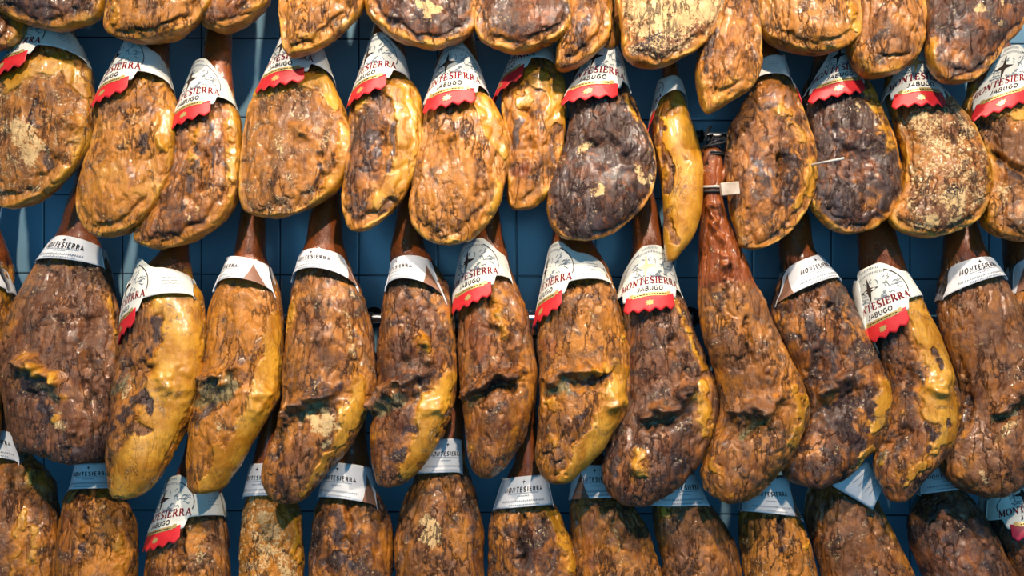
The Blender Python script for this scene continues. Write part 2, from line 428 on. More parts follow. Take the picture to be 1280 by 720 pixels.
    for dd, rw, low in ((dL, rim[0], 0), (dR, rim[1], 0), (np.minimum(np.minimum(dB, dL), dR), rim[2], 1)):
        if rw <= 0: continue
        m_ = bodym * (sm(t1 - 75, t1 - 40, Yr) if low else 1)
        g = (1 - sm(rw * .25 * rj, rw * 1.35 * rj, dd)) * m_
        W['f'] = np.maximum(W['f'], (.62 + .45 * fbm(q * 20 + 4, 2)) * g)
        W['o'] = np.maximum(W['o'], .8 * (1 - sm(rw * .8, rw * 2.6 * rj, dd)) * m_)
        for o_ in 'dcm': W[o_] *= 1 - .9 * g
        ridge += (.0022 * np.exp(-((dd - rw * .5) / (rw * .5)) ** 2) - .0032 * rj * np.exp(-((dd - rw * 1.7 * rj) / (rw * .6)) ** 2)) * m_ * front
    fatm = sm(.35, .75, W['f'])
    wrk = wrk * (1 - .8 * fatm)
    # large forms, folds and wrinkles
    ql = q * np.array([1, 1, .5]); disp = .0080 * noise(ql * 13) + .0040 * noise(ql * 27 + 3) * (1 - .5 * fatm)
    qs = q * np.array([1, 1, .24]); qw = qs + .008 * np.stack([fbm(q * 24 + 5, 2), fbm(q * 24 + 11, 2), fbm(q * 24 + 31, 2)], 1)
    r1 = 1 - np.abs(fbm(qw * 36, 2)) * 2.4; r2 = 1 - np.abs(fbm(qw * 78 + 40, 2)) * 2.4
    r1 = np.clip(r1, 0, 1) ** 2; r2 = np.clip(r2, 0, 1) ** 2
    disp += bodym * wrk * (-.0048 * r1 * (1 + noise(q * 14 + 70)) - .0009 * r2 + .0006 * fbm(q * 80, 2))
    disp *= np.clip(wv / 25, .12, 1)
    disp += ridge * np.clip(wv / 15, 0, 1)
    disp *= np.repeat(np.clip((t1 - yy) / 6, 0, 1) ** .5, NT)
    V = V + N * disp[:, None]
    # the shank above the label is bare, red and greasy
    if idn != 'B9':
        sh = 1 - sm(ytop - 25, ytop - 5, Yr)
    else: sh = 1 - sm(335, 372, Yr + 8 * noise(q * 25))
    W['r'] = np.maximum(W['r'], sh); W['d'] *= 1 - sh; W['f'] *= 1 - sh; W['c'] *= 1 - sh; W['m'] *= 1 - sh; W['o'] *= 1 - sh; W['g'] *= 1 - sh
    wrk *= 1 - .75 * sh
    for o_ in 'dcmgo': W[o_] = np.clip(W[o_], 0, 1)
    # mesh
    i = np.arange(NY - 1)[:, None] * NT; j = np.arange(NT)[None, :]; j2 = (j + 1) % NT
    F = np.stack([i + j, i + NT + j, i + NT + j2, i + j2], -1).reshape(-1, 4)
    nV = len(V)
    ctop = V[:NT].mean(0); cbot = V[-NT:].mean(0)
    V = np.vstack([V, ctop, cbot]); base_p = P((R[1][1] + R[1][2]) / 2, h.hy, axis_depth(h, h.hy)); h.base = base_p
    tris = [(nV, int(a), int((a + 1) % NT)) for a in range(NT)]
    o0 = (NY - 1) * NT
    tris += [(nV + 1, int(o0 + (a + 1) % NT), int(o0 + a)) for a in range(NT)]
    me = bpy.data.meshes.new('body')
    me.vertices.add(len(V)); me.vertices.foreach_set('co', (V - base_p).astype(np.float32).ravel())
    nq = len(F); nt_ = len(tris)
    idx = np.concatenate([F.ravel(), np.array(tris).ravel()]).astype(np.int32)
    me.loops.add(len(idx)); me.loops.foreach_set('vertex_index', idx)
    me.polygons.add(nq + nt_)
    me.polygons.foreach_set('loop_start', np.concatenate([np.arange(nq) * 4, nq * 4 + np.arange(nt_) * 3]).astype(np.int32))
    me.polygons.foreach_set('use_smooth', np.ones(nq + nt_, bool))
    me.update(calc_edges=True); me.validate()
    def ext(a): return np.append(a, [a[:NT].mean(), a[-NT:].mean()])
    for nm, ch in (('w1', [W['f'], W['d'], W['c'], W['g']]), ('w2', [W['m'], W['r'], W['o'], wrk])):
        at = me.attributes.new(nm, 'FLOAT_COLOR', 'POINT')
        at.data.foreach_set('color', np.stack([ext(a) for a in ch], 1).astype(np.float32).ravel())
    at = me.attributes.new('hc', 'FLOAT_VECTOR', 'POINT')
    at.data.foreach_set('vector', (V + h.seed).astype(np.float32).ravel())
    me.materials.append(M['ham'])
    root = bpy.data.objects.new('cured_ham', None); COL.objects.link(root); root.location = base_p
    root.empty_display_size = .05
    tag(root, text, 'ham', grp or 'cured hams hanging in rows')
    bo = bpy.data.objects.new('body', me); COL.objects.link(bo); bo.parent = root
    h.root = root; h.R = R
    # the cord that ties the shank to its hook
    sy = h.hy + 9; cxp = float((h.lo(np.array([sy]))[0] + h.hi(np.array([sy]))[0]) / 2)
    cw = float((h.hi(np.array([sy]))[0] - h.lo(np.array([sy]))[0]) / 2) + 1.2
    dd = axis_depth(h, sy); bt = float(thickness(np.array([sy]))[0]) + .002; kx = (CAM - dd) / FPX
    cen = P(cxp, sy, dd)
    wrap = [tube([cen + np.array([cw * kx * cos(a), -bt * sin(a), dzz]) for a in np.linspace(0, 2 * pi, 24, endpoint=False)], .0022, 6, True) for dzz in (0, .004)]
    hook_p = P(cxp, h.hy - 13, dd)
    loop = tube([cen + np.array([cw * kx, 0, 0]), cen + np.array([cw * kx * .9, 0, .015]), hook_p, cen + np.array([-cw * kx * .9, 0, .015]), cen + np.array([-cw * kx, 0, 0])], .0018, 6)
    cv, cf = join(wrap + [loop])
    mesh_obj('hanging_cord', np.array(cv) - base_p, cf, M['cord'], root)
    h.hook_p = hook_p
    if lab: build_label(h, lab)
    return h

def hash_(s):
    v = 0
    for c in s: v = (v * 31 + ord(c)) % 997
    return v / 97.0

# ------------------------------------------------------------------ paper labels
def build_label(h, lab):
    kind = lab['k']
    (lx, ly), (rx, ry) = lab['bot']; (tlx, tly), (trx, try_) = lab['top']
    ab = lab.get('arch', 22); at = lab.get('archt', ab * .8)
    phi0 = radians(lab.get('rot', 0)); sc = lab.get('s', 1.0)
    cb = np.array([(lx + rx) / 2, (ly + ry) / 2]); hb = np.array([(rx - lx) / 2, (ry - ly) / 2])
    ctp = np.array([(tlx + trx) / 2, (tly + try_) / 2]); htp = np.array([(trx - tlx) / 2, (try_ - tly) / 2])
    Hpx = np.linalg.norm(cb - ctp); Rm = np.linalg.norm(hb) * .62 + np.linalg.norm(htp) * .38
    off0 = lab.get('off', .004)
    def Mp(u, v, off=0.0):
        """u, v on the unrolled paper (photo pixels) -> point on the cone"""
        u = u * sc; v = v * sc
        t = v / Hpx; ph = phi0 + u / Rm
        tc = max(t, -.55)
        c = cb + (ctp - cb) * t; hv = hb + (htp - hb) * tc; a = ab + (at - ab) * tc
        s, co = sin(ph), cos(ph)
        x = c[0] + hv[0] * s; y = c[1] + hv[1] * s - a * co
        yax = c[1]
        bl = float(np.interp(yax, h.ty, h.tb)) + off0; bl2 = float(np.interp(y, h.ty, h.tb))
        dep = axis_depth(h, yax) + (bl + off) * (np.sign(co) * abs(co) ** .9)
        if co > 0:    # keep clear of the swelling ham underneath
            l2 = float(np.interp(y, h.ty, h.tlo)); h2 = float(np.interp(y, h.ty, h.thi))
            xi = min(.985, abs((x - (l2 + h2) / 2) / max(1., (h2 - l2) / 2))); hs = axis_depth(h, y) + bl2 * (1 - xi * xi) ** .45 + .004
            dep = max(dep, hs + off)
        k = (CAM - axis_depth(h, yax)) / FPX
        return np.array([(x - 640) * k * .993, -dep, -(y - 360) * k])
    def place(name, V2, F, mat, off, parent, thick=None):
        V = [Mp(v[0], v[1], off) - h.base for v in V2]
        o = mesh_obj(name, V, F, M[mat], parent, smooth=True)
        if thick: solid(o, thick)
        return o
    def sheet(us, lo, hi, nv=12):
        V = []; F = []
        for i, u in enumerate(us):
            a, b = lo(u), hi(u)
            for j in range(nv + 1): V.append((u, a + (b - a) * j / nv))
            if i:
                for j in range(nv):
                    p = (i - 1) * (nv + 1) + j; F.append((p, p + nv + 1, p + nv + 2, p + 1))
        return V, F
    def line(pts, w): return strip2d(pts, w)
    Cir = pi * Rm / sc
    if kind == 'A':
        full = np.linspace(-Cir, Cir, 200)
        sh_top = lab.get('wing', 36)
        def lo(u):
            a = abs(u); return -13 * (1 - float(sm(28, 34, a)))
        def hi(u):
            a = abs(u); return sh_top - 6 * float(sm(50, 100, a)) + 19 * (1 - float(sm(12, 50, a)))
        L = place('paper_label', *sheet(full, lo, hi, 16), 'cream', 0, h.root, .0006)
        # red tab with a notched lower edge
        def tlo(u):
            z = (u + 26) / 52 * 5; z -= math.floor(z); return -30 + 5 * abs(u / 26) ** 2 - 5.0 * (1 - abs(2 * z - 1)) + 1.5
        tb = place('red_tab', *sheet(np.linspace(-26, 26, 61), tlo, lambda u: -11 + 3.5 * (abs(u) / 26) ** 2, 6), lab.get('tab', 'red'), .0008, L, .0006)
        place('tab_emblem', *join([star2d(0, -20.5, 4.6, 4.4, 8, .6)]), 'gold', .0016, L)
        place('gold_banner', *sheet(np.linspace(-22, 22, 40), lambda u: -12 + (1.6 if abs(u) > 18 else 0), lambda u: -7.2 + (1.6 if abs(u) > 18 else 0), 2), 'gold', .0016, L)
        bl_ = []
        x = -16
        while x < 16:
            wd = random.uniform(1.2, 2.6); bl_.append(line([(x, -9.6), (x + wd, -9.6)], 1.3)); x += wd + .8
        place('banner_lettering', *join(bl_), 'ink', .0021, L)
        place('brand_lettering', *text2d('MONTESIERRA', SERIF, 8.8, 73, 1.2, 0, 4.5, .12, .0016), 'ink_red', .0015, L)
        place('town_lettering', *text2d('JABUGO', SANS, 5.2, 28, 1.3, 0, -4.3, .16), 'ink', .0015, L)
        place('star_emblem', *star2d(-6, 28, 13, 15, 4, .26), lab.get('star', 'ink'), .0016, L)
        rs = random.Random(5); mp = []
        for k in range(60):
            a = rs.uniform(0, 2 * pi); r = rs.uniform(.45, .9); x, y = 31 * r * cos(a), 25 + 17 * r * sin(a)
            if abs(x + 6) < 9 and abs(y - 27) < 9: continue
            pts = [(x, y)]
            for q in range(5): x += rs.uniform(-1, 3.2); y += rs.uniform(-2, 2); pts.append((x, y))
            mp.append(line(pts, .8))
        place('map_drawing', *join(mp), 'ink_soft', .0013, L)
        place('circle_outline', *line(arc(0, 19, 39, 30, -18, 62, 30), 1.0), 'ink', .0014, L)
        place('circle_outline', *line(arc(0, 19, 39, 30, 118, 198, 30), 1.0), 'ink', .0014, L)
        tx = []
        for yb, hw in ((50.5, 13), (45, 18)):
            x = -hw
            while x < hw:
                wd = rs.uniform(.9, 1.8); tx.append(line([(x, yb - .01 * x * x), (x + wd * .4, yb + 2.6 - .01 * x * x)], .8)); tx.append(line([(x, yb + 2.2 - .01 * x * x), (x + wd, yb + 1.8 - .01 * x * x)], .6)); x += wd + 1.0
        place('small_lettering', *join(tx), 'ink_soft', .0013, L)
        # faint rule lines on the sides of the paper
        for sgn in (-1, 1):
            sd = [line([(sgn * (56 + i * 2.2), v + .6 * sin(i * 2.0)) for i in range(9)], .5) for v in (22, 18, 14)]
            place('side_lettering', *join(sd), 'ink_soft', .0013, L)
    elif kind == 'B':
        Hh = Hpx / sc
        slant = lab.get('slant', 0)
        L = place('paper_label', *sheet(np.linspace(-Cir, Cir, 200), lambda u: 0, lambda u: Hh, 14), 'white', 0, h.root, .0006)
        place('brand_lettering', *text2d('MONTESIERRA', SANS, 5.0, 46, 1.35, 0, Hh * .50, .34), 'ink', .0015, L)
        rs = random.Random(3)
        def row_(y, x0, x1, hh):
            out = []; x = x0
            while x < x1:
                wd = rs.uniform(.8, 1.7); out.append(line([(x, y), (x + wd * .5, y + hh)], .55)); out.append(line([(x + .2, y + hh * .5), (x + wd, y + hh * .5)], .5)); x += wd + .7
            return out
        place('small_lettering', *join(row_(Hh * .34, -6, 6, 1.5) + row_(Hh * .17, -24, 24, 2.2) + row_(Hh * .06, -14, 16, 1.6) + [line([(-18, Hh * .45), (18, Hh * .45)], .4)]), 'ink_soft', .0015, L)
        place('star_emblem', *star2d(0, Hh * .83, 2.6, 3.2, 4, .25), 'ink', .0015, L)
        tx = lab.get('tri', 42)
        if tx is not None:
            sg = 1 if tx > 0 else -1
            V2 = []; F2 = []
            # folded corner of brown card that shows under the white strip
            us = np.linspace(tx - 12, tx + 12, 17)
            def th_(u):
                a = abs(u - tx) / 12; return Hh * .78 * (1 - a) ** 1.1 + .4
            place('brown_fold', *sheet(us, lambda u: .0, th_, 6), 'kraft', .0011, L)
    return L

DEV = None
def R_(s): return [tuple(float(v) for v in q.split(',')) for q in s.split()]
HAMS = []
def H(idn, rows, **kw):
    if DEV and idn not in DEV: return
    HAMS.append(build_ham(idn, R_(rows), **kw))
def A_(bot, top, rot=0, **k): return dict(k='A', bot=bot, top=top, rot=rot, **k)
def B_(bot, top, rot=0, **k): return dict(k='B', bot=bot, top=top, rot=rot, **k)

# ---- top row, only the lower ends are in view
H('T0', '-120,-90,5 -60,-110,18 0,-112,26 25,-108,28 45,-100,24 58,-88,12 65,-70,-8', text='brown ham end at the left edge, below and behind the dark top row ham', base=dict(m=.5, d=.2), dz=-.03, rim=(5,5,5))
H('T1', '-130,-10,95 -90,-30,118 -50,-42,130 0,-38,131 12,-22,129 22,4,123 30,24,112 35,42,98 38,60,82', text='dark faced ham with a thin yellow fat rim in the top left corner', base=dict(d=.5, m=.7, o=.1), rim=(6,6,8), feat='c 14 .6 -10,5;m 30 .9 40,0')
H('T2', '-120,150,235 -80,138,255 -30,131,265 0,133,266 20,131,255 35,130,241 44,135,220 50,148,198 53,162,182', text='golden ham end, second whole one from the left in the top row', base=dict(o=.85, m=.2, f=.25), rim=(4,5,5), feat='m 12 .6 180,5 200,25;f 8 .7 140,10 140,40', dz=.01)
H('T3', '-120,262,320 -80,255,332 -30,252,337 0,252,335 10,251,329 20,250,319 30,252,308 36,258,297 40,268,286', text='small brown ham end with pale rim between two golden hams, top row', base=dict(o=.3, m=.35, d=.2), rim=(3,5,6), dz=-.025)
H('T4', '-120,362,430 -80,352,448 -30,348,460 0,348,457 18,347,448 35,348,433 50,349,416 60,351,402 67,355,384 71,360,371', text='golden orange ham end narrowing to a point at lower left in the top row', base=dict(o=.9, m=.25, f=.3), rim=(4,4,5), feat='f 10 .7 365,60 390,50;m 10 .6 400,15 385,35')
H('T5', '-120,478,560 -80,464,585 -30,456,596 0,456,595 15,458,597 27,464,597 38,476,592 48,490,583 55,507,570 60,528,556', text='round dark ham face with a pale crusty patch and golden rim, top row', base=dict(d=.55, m=.75, o=.1), rim=(7,5,7), feat='c 9 .85 525,4 545,10 540,14;m 30 .8 540,35', dz=.005)
H('T6', '-120,612,680 -80,600,700 -30,597,709 0,597,712 20,592,716 35,593,713 48,599,701 58,611,683 64,624,665', text='dark ham end with an orange patch at its left side in the top row', base=dict(d=.4, m=.7, o=.15), rim=(4,6,6), feat='o 14 1 615,25 600,40 620,50;o 10 .9 625,15', dz=.012)
H('T7', '-120,715,750 -80,706,760 -30,704,764 0,704,762 30,702,764 50,698,760 65,694,748 80,694,728 87,698,714', text='reddish brown ham end squeezed between a dark and a crusty ham, top row', base=dict(o=.55, m=.2, d=.2), rim=(0,6,5), dz=-.02, feat='d 8 .8 735,20 720,50')
H('T7b', '-120,745,778 -80,738,784 -30,736,786 0,738,785 30,742,782 50,748,776 62,754,768', row='T', text='sliver of orange ham visible behind the crusty ham in the top row', base=dict(o=.7), dz=-.055, thick=.04)
H('T8', '-120,795,880 -80,778,905 -30,766,915 0,768,911 20,772,905 45,776,892 60,778,877 70,781,865 78,791,848 83,806,832', text='broad ham face covered with cream coloured crust in the top row', base=dict(c=.35, m=.5, o=.4), rim=(4,4,6), feat='c 26 .78 800,10 850,15 880,10;c 14 .7 800,35 830,30;m 22 1 800,60 850,62;d 12 .9 800,62 820,50', dz=.03)
H('T9', '-120,905,935 -80,896,944 -30,893,948 0,893,948 25,886,950 50,876,953 78,872,954 95,871,948 110,872,937 122,874,922 134,878,905 141,884,893', text='narrow long ham end with a folded fat edge at its right, top row', base=dict(o=.6, m=.2, f=.2), rim=(0,10,7), feat='d 9 .9 890,35 885,60 880,85;m 4 .8 938,10 940,50 946,80;f 8 .6 915,100 900,125', dz=.012)
H('T10', '-120,970,1050 -80,955,1068 -30,944,1078 0,946,1077 15,948,1079 30,951,1081 43,957,1079 53,968,1071 61,985,1058 66,1004,1040', text='golden wrinkled ham end with a pale fold at right in the top row', base=dict(o=.85, m=.3, f=.3, c=.15), rim=(4,8,6), feat='f 8 .9 1062,5 1070,30 1076,42;m 12 .7 1040,8;o 12 .9 1020,45', dz=.01)
H('T11', '-120,1075,1138 -80,1066,1152 -30,1062,1158 0,1066,1158 20,1068,1160 40,1066,1159 60,1064,1153 74,1067,1146 86,1076,1130 95,1086,1112', text='orange brown ham end with thick golden right edge, beside the dark corner ham, top row', base=dict(o=.6, m=.3), rim=(0,10,8), feat='m 10 .7 1090,20 1110,30;d 5 .7 1095,50 1120,40', dz=-.012)
H('T12', '-120,1185,1270 -80,1168,1290 -30,1158,1296 0,1157,1292 25,1160,1283 45,1160,1270 62,1161,1254 78,1165,1242 92,1171,1229 102,1180,1214', text='dark and wide ham end in the top right corner', base=dict(d=.5, m=.55, o=.25), rim=(0,5,6), feat='c 6 .8 1228,10;c 6 .7 1252,5;c 5 .7 1250,28;o 22 .5 1200,75;d 16 .9 1215,35', dz=.01)

# ---- second row
H('A1', '72,10,100 85,0,110 100,-7,114 130,-15,116 160,-18,115 190,-18,106 215,-16,90 235,-13,70 250,-8,45 259,-2,25', dz=0, text='broad ochre ham cut by the left edge, red-tabbed label turned left, second row', base=dict(o=.6, m=.4, c=.22, f=.15), rim=(4,7,6),
  lab=A_((3,86),(110,84),(24,45),(92,45)) if False else dict(k='A', bot=((3,88),(111,86)), top=((28,52),(96,52)), rot=-38, arch=22),
  feat='f 12 1 10,100 45,80 85,85 105,110;m 9 1 60,108 68,122;d 5 .9 45,110 40,150 55,190 62,210;c 16 .7 20,160 40,190;B 10 5 85,150;D 8 6 50,170 60,200;f 10 .7 100,140 95,190')
H('A2', '95,132,206 108,126,213 130,119,219 150,117,221 180,112,220 210,104,216 240,97,205 260,97,193 275,101,180 287,107,163 295,115,143', dz=.015, text='golden ham with a mauve patch under a left-turned red-tabbed label, second row', base=dict(o=.85, m=.25, f=.38), rim=(4,7,6), neck=(62,190,19),
  lab=dict(k='A', bot=((124,122),(214,112)), top=((148,72),(204,72)), rot=-32, arch=20),
  feat='m 12 1 135,135 165,130 185,132;m 10 .9 150,160;d 4 .9 180,170 178,190;m 8 1 155,285 175,268;m 5 .7 160,200 165,230;f 14 .8 205,140 205,180;B 7 4 200,180;c 8 .4 150,200')
H('A3', '128,224,290 150,218,297 170,214,300 200,208,302 230,198,301 250,188,295 270,175,283 285,168,268 298,165,246 307,170,224', dz=-.01, text='brown ham streaked dark with a golden right edge and red-tabbed label, second row', base=dict(o=.45, m=.35, d=.22), rim=(0,6,7), neck=(85,268,20), hoof=275,
  lab=dict(k='A', bot=((216,152),(295,138)), top=((238,95),(283,98)), rot=-20, arch=18, s=.95),
  feat='d 5 1 232,240 238,210 250,180;d 4 1 262,160 268,190 262,220;f 9 .8 290,150 292,200 290,240;f 10 .7 245,170;f 8 .7 240,195 238,215;m 8 .8 230,150 225,175;c 5 .4 250,240 240,270;D 6 5 255,190 250,230')
H('A4', '88,336,408 105,326,416 120,316,424 140,306,434 160,302,441 180,300,445 200,298,442 220,297,434 240,297,420 255,300,400 267,308,378', dz=0, text='large rounded golden ham half hiding its label under a pointed ham end, second row', base=dict(o=.65, m=.45, f=.2, c=.15), rim=(5,9,7),
  lab=dict(k='A', bot=((326,106),(418,104)), top=((348,58),(402,58)), rot=-22, arch=21),
  feat='f 12 1 325,112 350,105 400,100 420,125;m 18 .9 350,140 390,140 ;m 14 .8 345,215 360,190;f 12 .8 432,160 435,200 415,240;d 3 .8 395,190 398,215 390,240;c 10 .5 350,105;c 8 .4 345,185;B 10 4 375,165;D 6 4 400,200 400,240')
H('A5', '100,450,511 115,441,521 130,435,527 150,433,530 175,434,529 200,430,525 225,427,517 245,426,508 262,427,495 276,430,478 288,436,460', dz=.004, text='ham with dark brown centre and pale golden right side, label turned left, second row', base=dict(o=.4, m=.35, d=.3), rim=(4,8,8),
  lab=dict(k='A', bot=((440,120),(514,108)), top=((462,55),(502,55)), rot=-30, arch=19, s=.95),
  feat='f 16 1 490,95 505,130 508,170 500,215 480,255;m 9 1 485,130;d 9 .9 465,165 460,210;d 5 .9 492,150 492,175 485,210;f 8 .7 450,130 455,120;o 12 .9 450,145;m 6 .9 480,265 490,252;D 6 6 478,160 475,210')
H('A6', '112,537,607 130,531,619 150,529,629 170,525,635 190,521,638 215,516,636 240,513,630 260,511,623 277,514,612 290,522,600 302,536,586', dz=.008, text='orange golden ham below a nearly whole label with dark star, second row', base=dict(o=.8, m=.35, f=.18), rim=(5,9,8),
  lab=dict(k='A', bot=((529,134),(613,126)), top=((549,78),(596,76)), rot=-12, arch=21),
  feat='f 12 1 592,115 615,150 625,190;f 8 .8 625,230 615,270;m 16 .7 560,150 590,160;m 14 .6 570,265;m 7 .7 600,200 596,240;o 16 .9 545,200 560,240;B 9 4 570,170;D 5 4 600,190 598,240')
H('A7', '70,648,692 85,640,700 100,632,707 125,628,711 150,629,710 175,632,708 200,634,704 220,634,699 238,634,690 252,636,676 261,641,664', dz=-.012, text='narrow ham with golden top and reddish left side, label mostly hidden, second row', base=dict(o=.6, m=.2, d=.2), rim=(4,9,7),
  lab=dict(k='A', bot=((626,104),(698,92)), top=((650,45),(685,45)), rot=-55, arch=17, s=.9),
  feat='f 14 1 665,95 690,110 695,150 ;f 9 1 650,110 660,130;m 5 .9 695,160 690,200;d 6 .8 648,150 645,180;r 14 .8 650,210;c 6 .4 660,160;D 6 5 660,140 665,190')
H('A8', '100,715,780 115,711,789 130,709,798 150,707,806 170,704,814 190,698,819 215,690,821 240,685,818 260,685,807 274,687,793 286,692,777 296,704,760', dz=.008, text='blackish purple ham with a golden fringe near its white label, second row centre', base=dict(d=.78, m=.75, o=.1), rim=(0,4,4),
  lab=dict(k='A', bot=((706,122),(789,120)), top=((738,70),(778,70)), rot=-12, arch=20),
  feat='c 9 .7 735,180 728,188;c 6 .6 702,198;c 7 .7 750,235 740,240;c 9 .7 800,215 812,225;c 6 .7 815,190;o 8 1 770,115 790,140;f 5 .8 785,120 795,145;m 20 1 770,170 785,190;d 6 1 745,180 760,175 790,200;m 20 .9 730,260;D 5 5 745,180 765,172 790,200;B 8 4 740,165;o 5 .8 812,200 816,215')
H('A9', '115,828,852 130,820,858 145,817,862 165,817,870 190,819,876 215,822,879 240,826,879 260,829,877 280,831,872 300,832,864 316,833,852 326,835,844', dz=-.018, text='slim golden yellow ham seen edge on, second row', base=dict(o=.7, m=.05, f=.85), wr=.6,
  lab=dict(k='A', bot=((813,150),(860,138)), top=((824,96),(850,96)), rot=-100, arch=24, s=.62),
  feat='m 7 1 828,185 834,210 832,240;m 5 .9 824,150 822,180;w 3 0 828,130;o 9 1 828,130 850,128;f 14 -.8 838,132;r 12 .45 838,128;d 4 .9 832,160;o 8 1 840,125 840,140;m 7 .8 835,270 845,300;c 4 .4 860,200;w 10 .8 840,200 845,280')
H('A10', '98,950,988 112,941,997 130,930,1004 150,917,1011 170,909,1018 195,906,1023 215,906,1023 240,911,1019 260,915,1011 280,919,998 297,923,981 309,928,959', dz=.004, text='orange and brown mottled ham right of the bare hoof, second row', base=dict(o=.45, m=.25, d=.25), rim=(0,5,6), neck=(60,958,17),
  lab=dict(k='A', bot=((938,108),(993,110)), top=((944,62),(978,60)), rot=110, arch=12, s=.72),
  feat='f 9 .85 975,135 990,145 1003,170;f 7 .8 1015,205 1012,235 1000,255;f 6 .6 990,190;d 8 .9 985,190 990,220 985,250;d 6 .8 960,230 940,200;m 10 .5 940,270 970,290;o 12 .9 960,280;B 6 5 985,180 990,200;D 6 6 975,200 980,240')
H('A11', '95,1014,1080 110,1008,1090 130,1007,1101 150,1010,1110 170,1012,1118 195,1013,1127 215,1010,1131 235,1010,1130 255,1014,1121 269,1022,1111 281,1034,1098 290,1047,1080', dz=-.008, text='nearly black ham with a pale orange right rim, second row right', base=dict(d=.8, m=.45, o=.2), rim=(0,7,5),
  lab=dict(k='A', bot=((1005,122),(1082,108)), top=((1030,78),(1068,74)), rot=-2, arch=16, s=.96),
  feat='f 8 .75 1085,110 1100,150 1115,180;o 14 .7 1075,130 1095,165;c 7 .35 1070,130;o 22 .6 1065,250 1090,245;m 10 .7 1100,190;d 12 1 1100,185 1110,210;D 7 6 1050,180 1080,200;B 8 4 1040,150;m 10 .6 1040,130')
H('A12', '110,1110,1178 125,1113,1194 145,1117,1209 165,1122,1221 185,1128,1231 205,1130,1238 225,1128,1241 245,1123,1239 258,1116,1232 271,1112,1224 283,1118,1211 292,1132,1197', dz=.006, text='ham coated in pale grainy crust below a frontal label, second row right', base=dict(c=.36, m=.55, o=.4), rim=(3,4,6),
  lab=dict(k='A', bot=((1104,128),(1180,126)), top=((1124,72),(1164,70)), rot=-2, arch=17, s=.97, star='gold'),
  feat='c 24 .5 1150,150 1180,190;c 12 .5 1205,220;m 26 1 1150,250 1185,275;o 20 .8 1140,180 1150,220;d 12 .6 1190,245 1200,260;f 5 .7 1238,215 1235,240;d 5 .8 1190,130 1205,150;c 14 .7 1170,280;D 6 5 1200,160 1210,200')
H('A13', '122,1212,1292 135,1208,1302 150,1212,1314 170,1221,1328 200,1233,1342 230,1238,1348 260,1233,1345 275,1232,1336 288,1240,1322 298,1256,1306', dz=-.012, text='golden brown ham cut by the right edge with a tilted label, second row', base=dict(o=.6, m=.4, f=.15), rim=(4,4,6),
  lab=dict(k='A', bot=((1206,140),(1300,118)), top=((1235,82),(1288,78)), rot=-14, arch=16),
  feat='f 10 1 1215,145 1240,138 1280,140;o 10 1 1270,115 1280,125;m 20 .8 1245,170 1275,180;d 5 .8 1235,195 1260,215 1280,220;c 14 .4 1250,240;D 6 7 1240,195 1280,215')

# ---- third row, whole hams
B0 = H('B0', '345,-75,8 370,-85,10 395,-92,8 430,-100,2 470,-100,-2 520,-95,-5 560,-80,-15 590,-60,-30', row='B', dz=-.02, text='ham with only its orange right edge showing at the left border, third row', base=dict(o=.6), rim=(0,6,4), neck=(275,-30,22),
  lab=dict(k='B', bot=((-75,368),(11,366)), top=((-60,325),(-2,318)), rot=-60, arch=20, tri=None))
H('B1', '322,48,128 340,36,133 360,24,139 380,12,145 400,3,149 430,-3,153 460,-5,154 490,-2,152 520,4,146 540,10,141 555,20,136 566,39,130 574,62,120', dz=-.004, text='broad brown ham with a greenish notch under a white band, third row left', base=dict(m=.8, o=.3, d=.15), rim=(0,0,0), neck=(288,92,22), hoof=112, wr=.9,
  lab=B_(((46,334)),((132,338)),0) if False else dict(k='B', bot=((44,330),(132,337)), top=((68,302),(127,312)), rot=-8, arch=9, archt=10, tri=None, s=1.25),
  feat='o 12 1 40,335 20,380 0,410;o 10 1 120,345 140,390 148,440;f 5 .8 135,370 147,420;m 30 1 80,370 85,440;o 9 .9 60,330 90,325;m 7 1 25,452 60,478;f 7 .7 30,448 55,462 70,472;g 8 .9 45,485 65,495;d 10 .9 30,480 45,500 60,520;c 7 .6 70,522 75,530;f 7 .8 68,525;m 18 .8 95,545;d 12 .7 90,570 130,555;o 8 .8 15,478 30,485;f 5 .7 78,495;B 6 9 20,448 45,455 70,475;D 9 10 35,490 65,500;B 15 5 95,535;B 8 4 85,390 90,440;D 7 5 110,400 108,460 120,510')
H('B2', '348,165,238 370,157,250 395,153,255 420,152,257 450,149,256 480,141,251 510,134,243 540,131,231 565,131,219 588,132,206 608,134,191 619,139,177', dz=.02, text='ham with a wide smooth yellow fat side and red tab, third row', base=dict(f=0, o=.4, m=.5, d=.2), wr=1, neck=(310,217,17),
  lab=dict(k='A', bot=((157,398),(247,374)), top=((170,335),(232,328)), rot=-58, arch=16),
  feat='f 34 1 222,365 228,400 222,440 212,480 200,520 185,560 165,600;f 22 1 205,355 235,370;f 20 1 240,400 240,450 222,500 200,560;m 14 .9 175,390 185,420;d 5 1 196,400 190,430 180,455;d 6 1 140,530 180,495 185,515;m 8 .9 165,530 178,540;g 9 .9 140,490 155,480;c 5 .5 150,500 165,478;o 10 .8 160,470;m 10 .8 150,560;D 10 7 160,470 180,460;D 8 7 145,505 165,490;B 20 4 215,480;f 16 1 150,612 170,600')
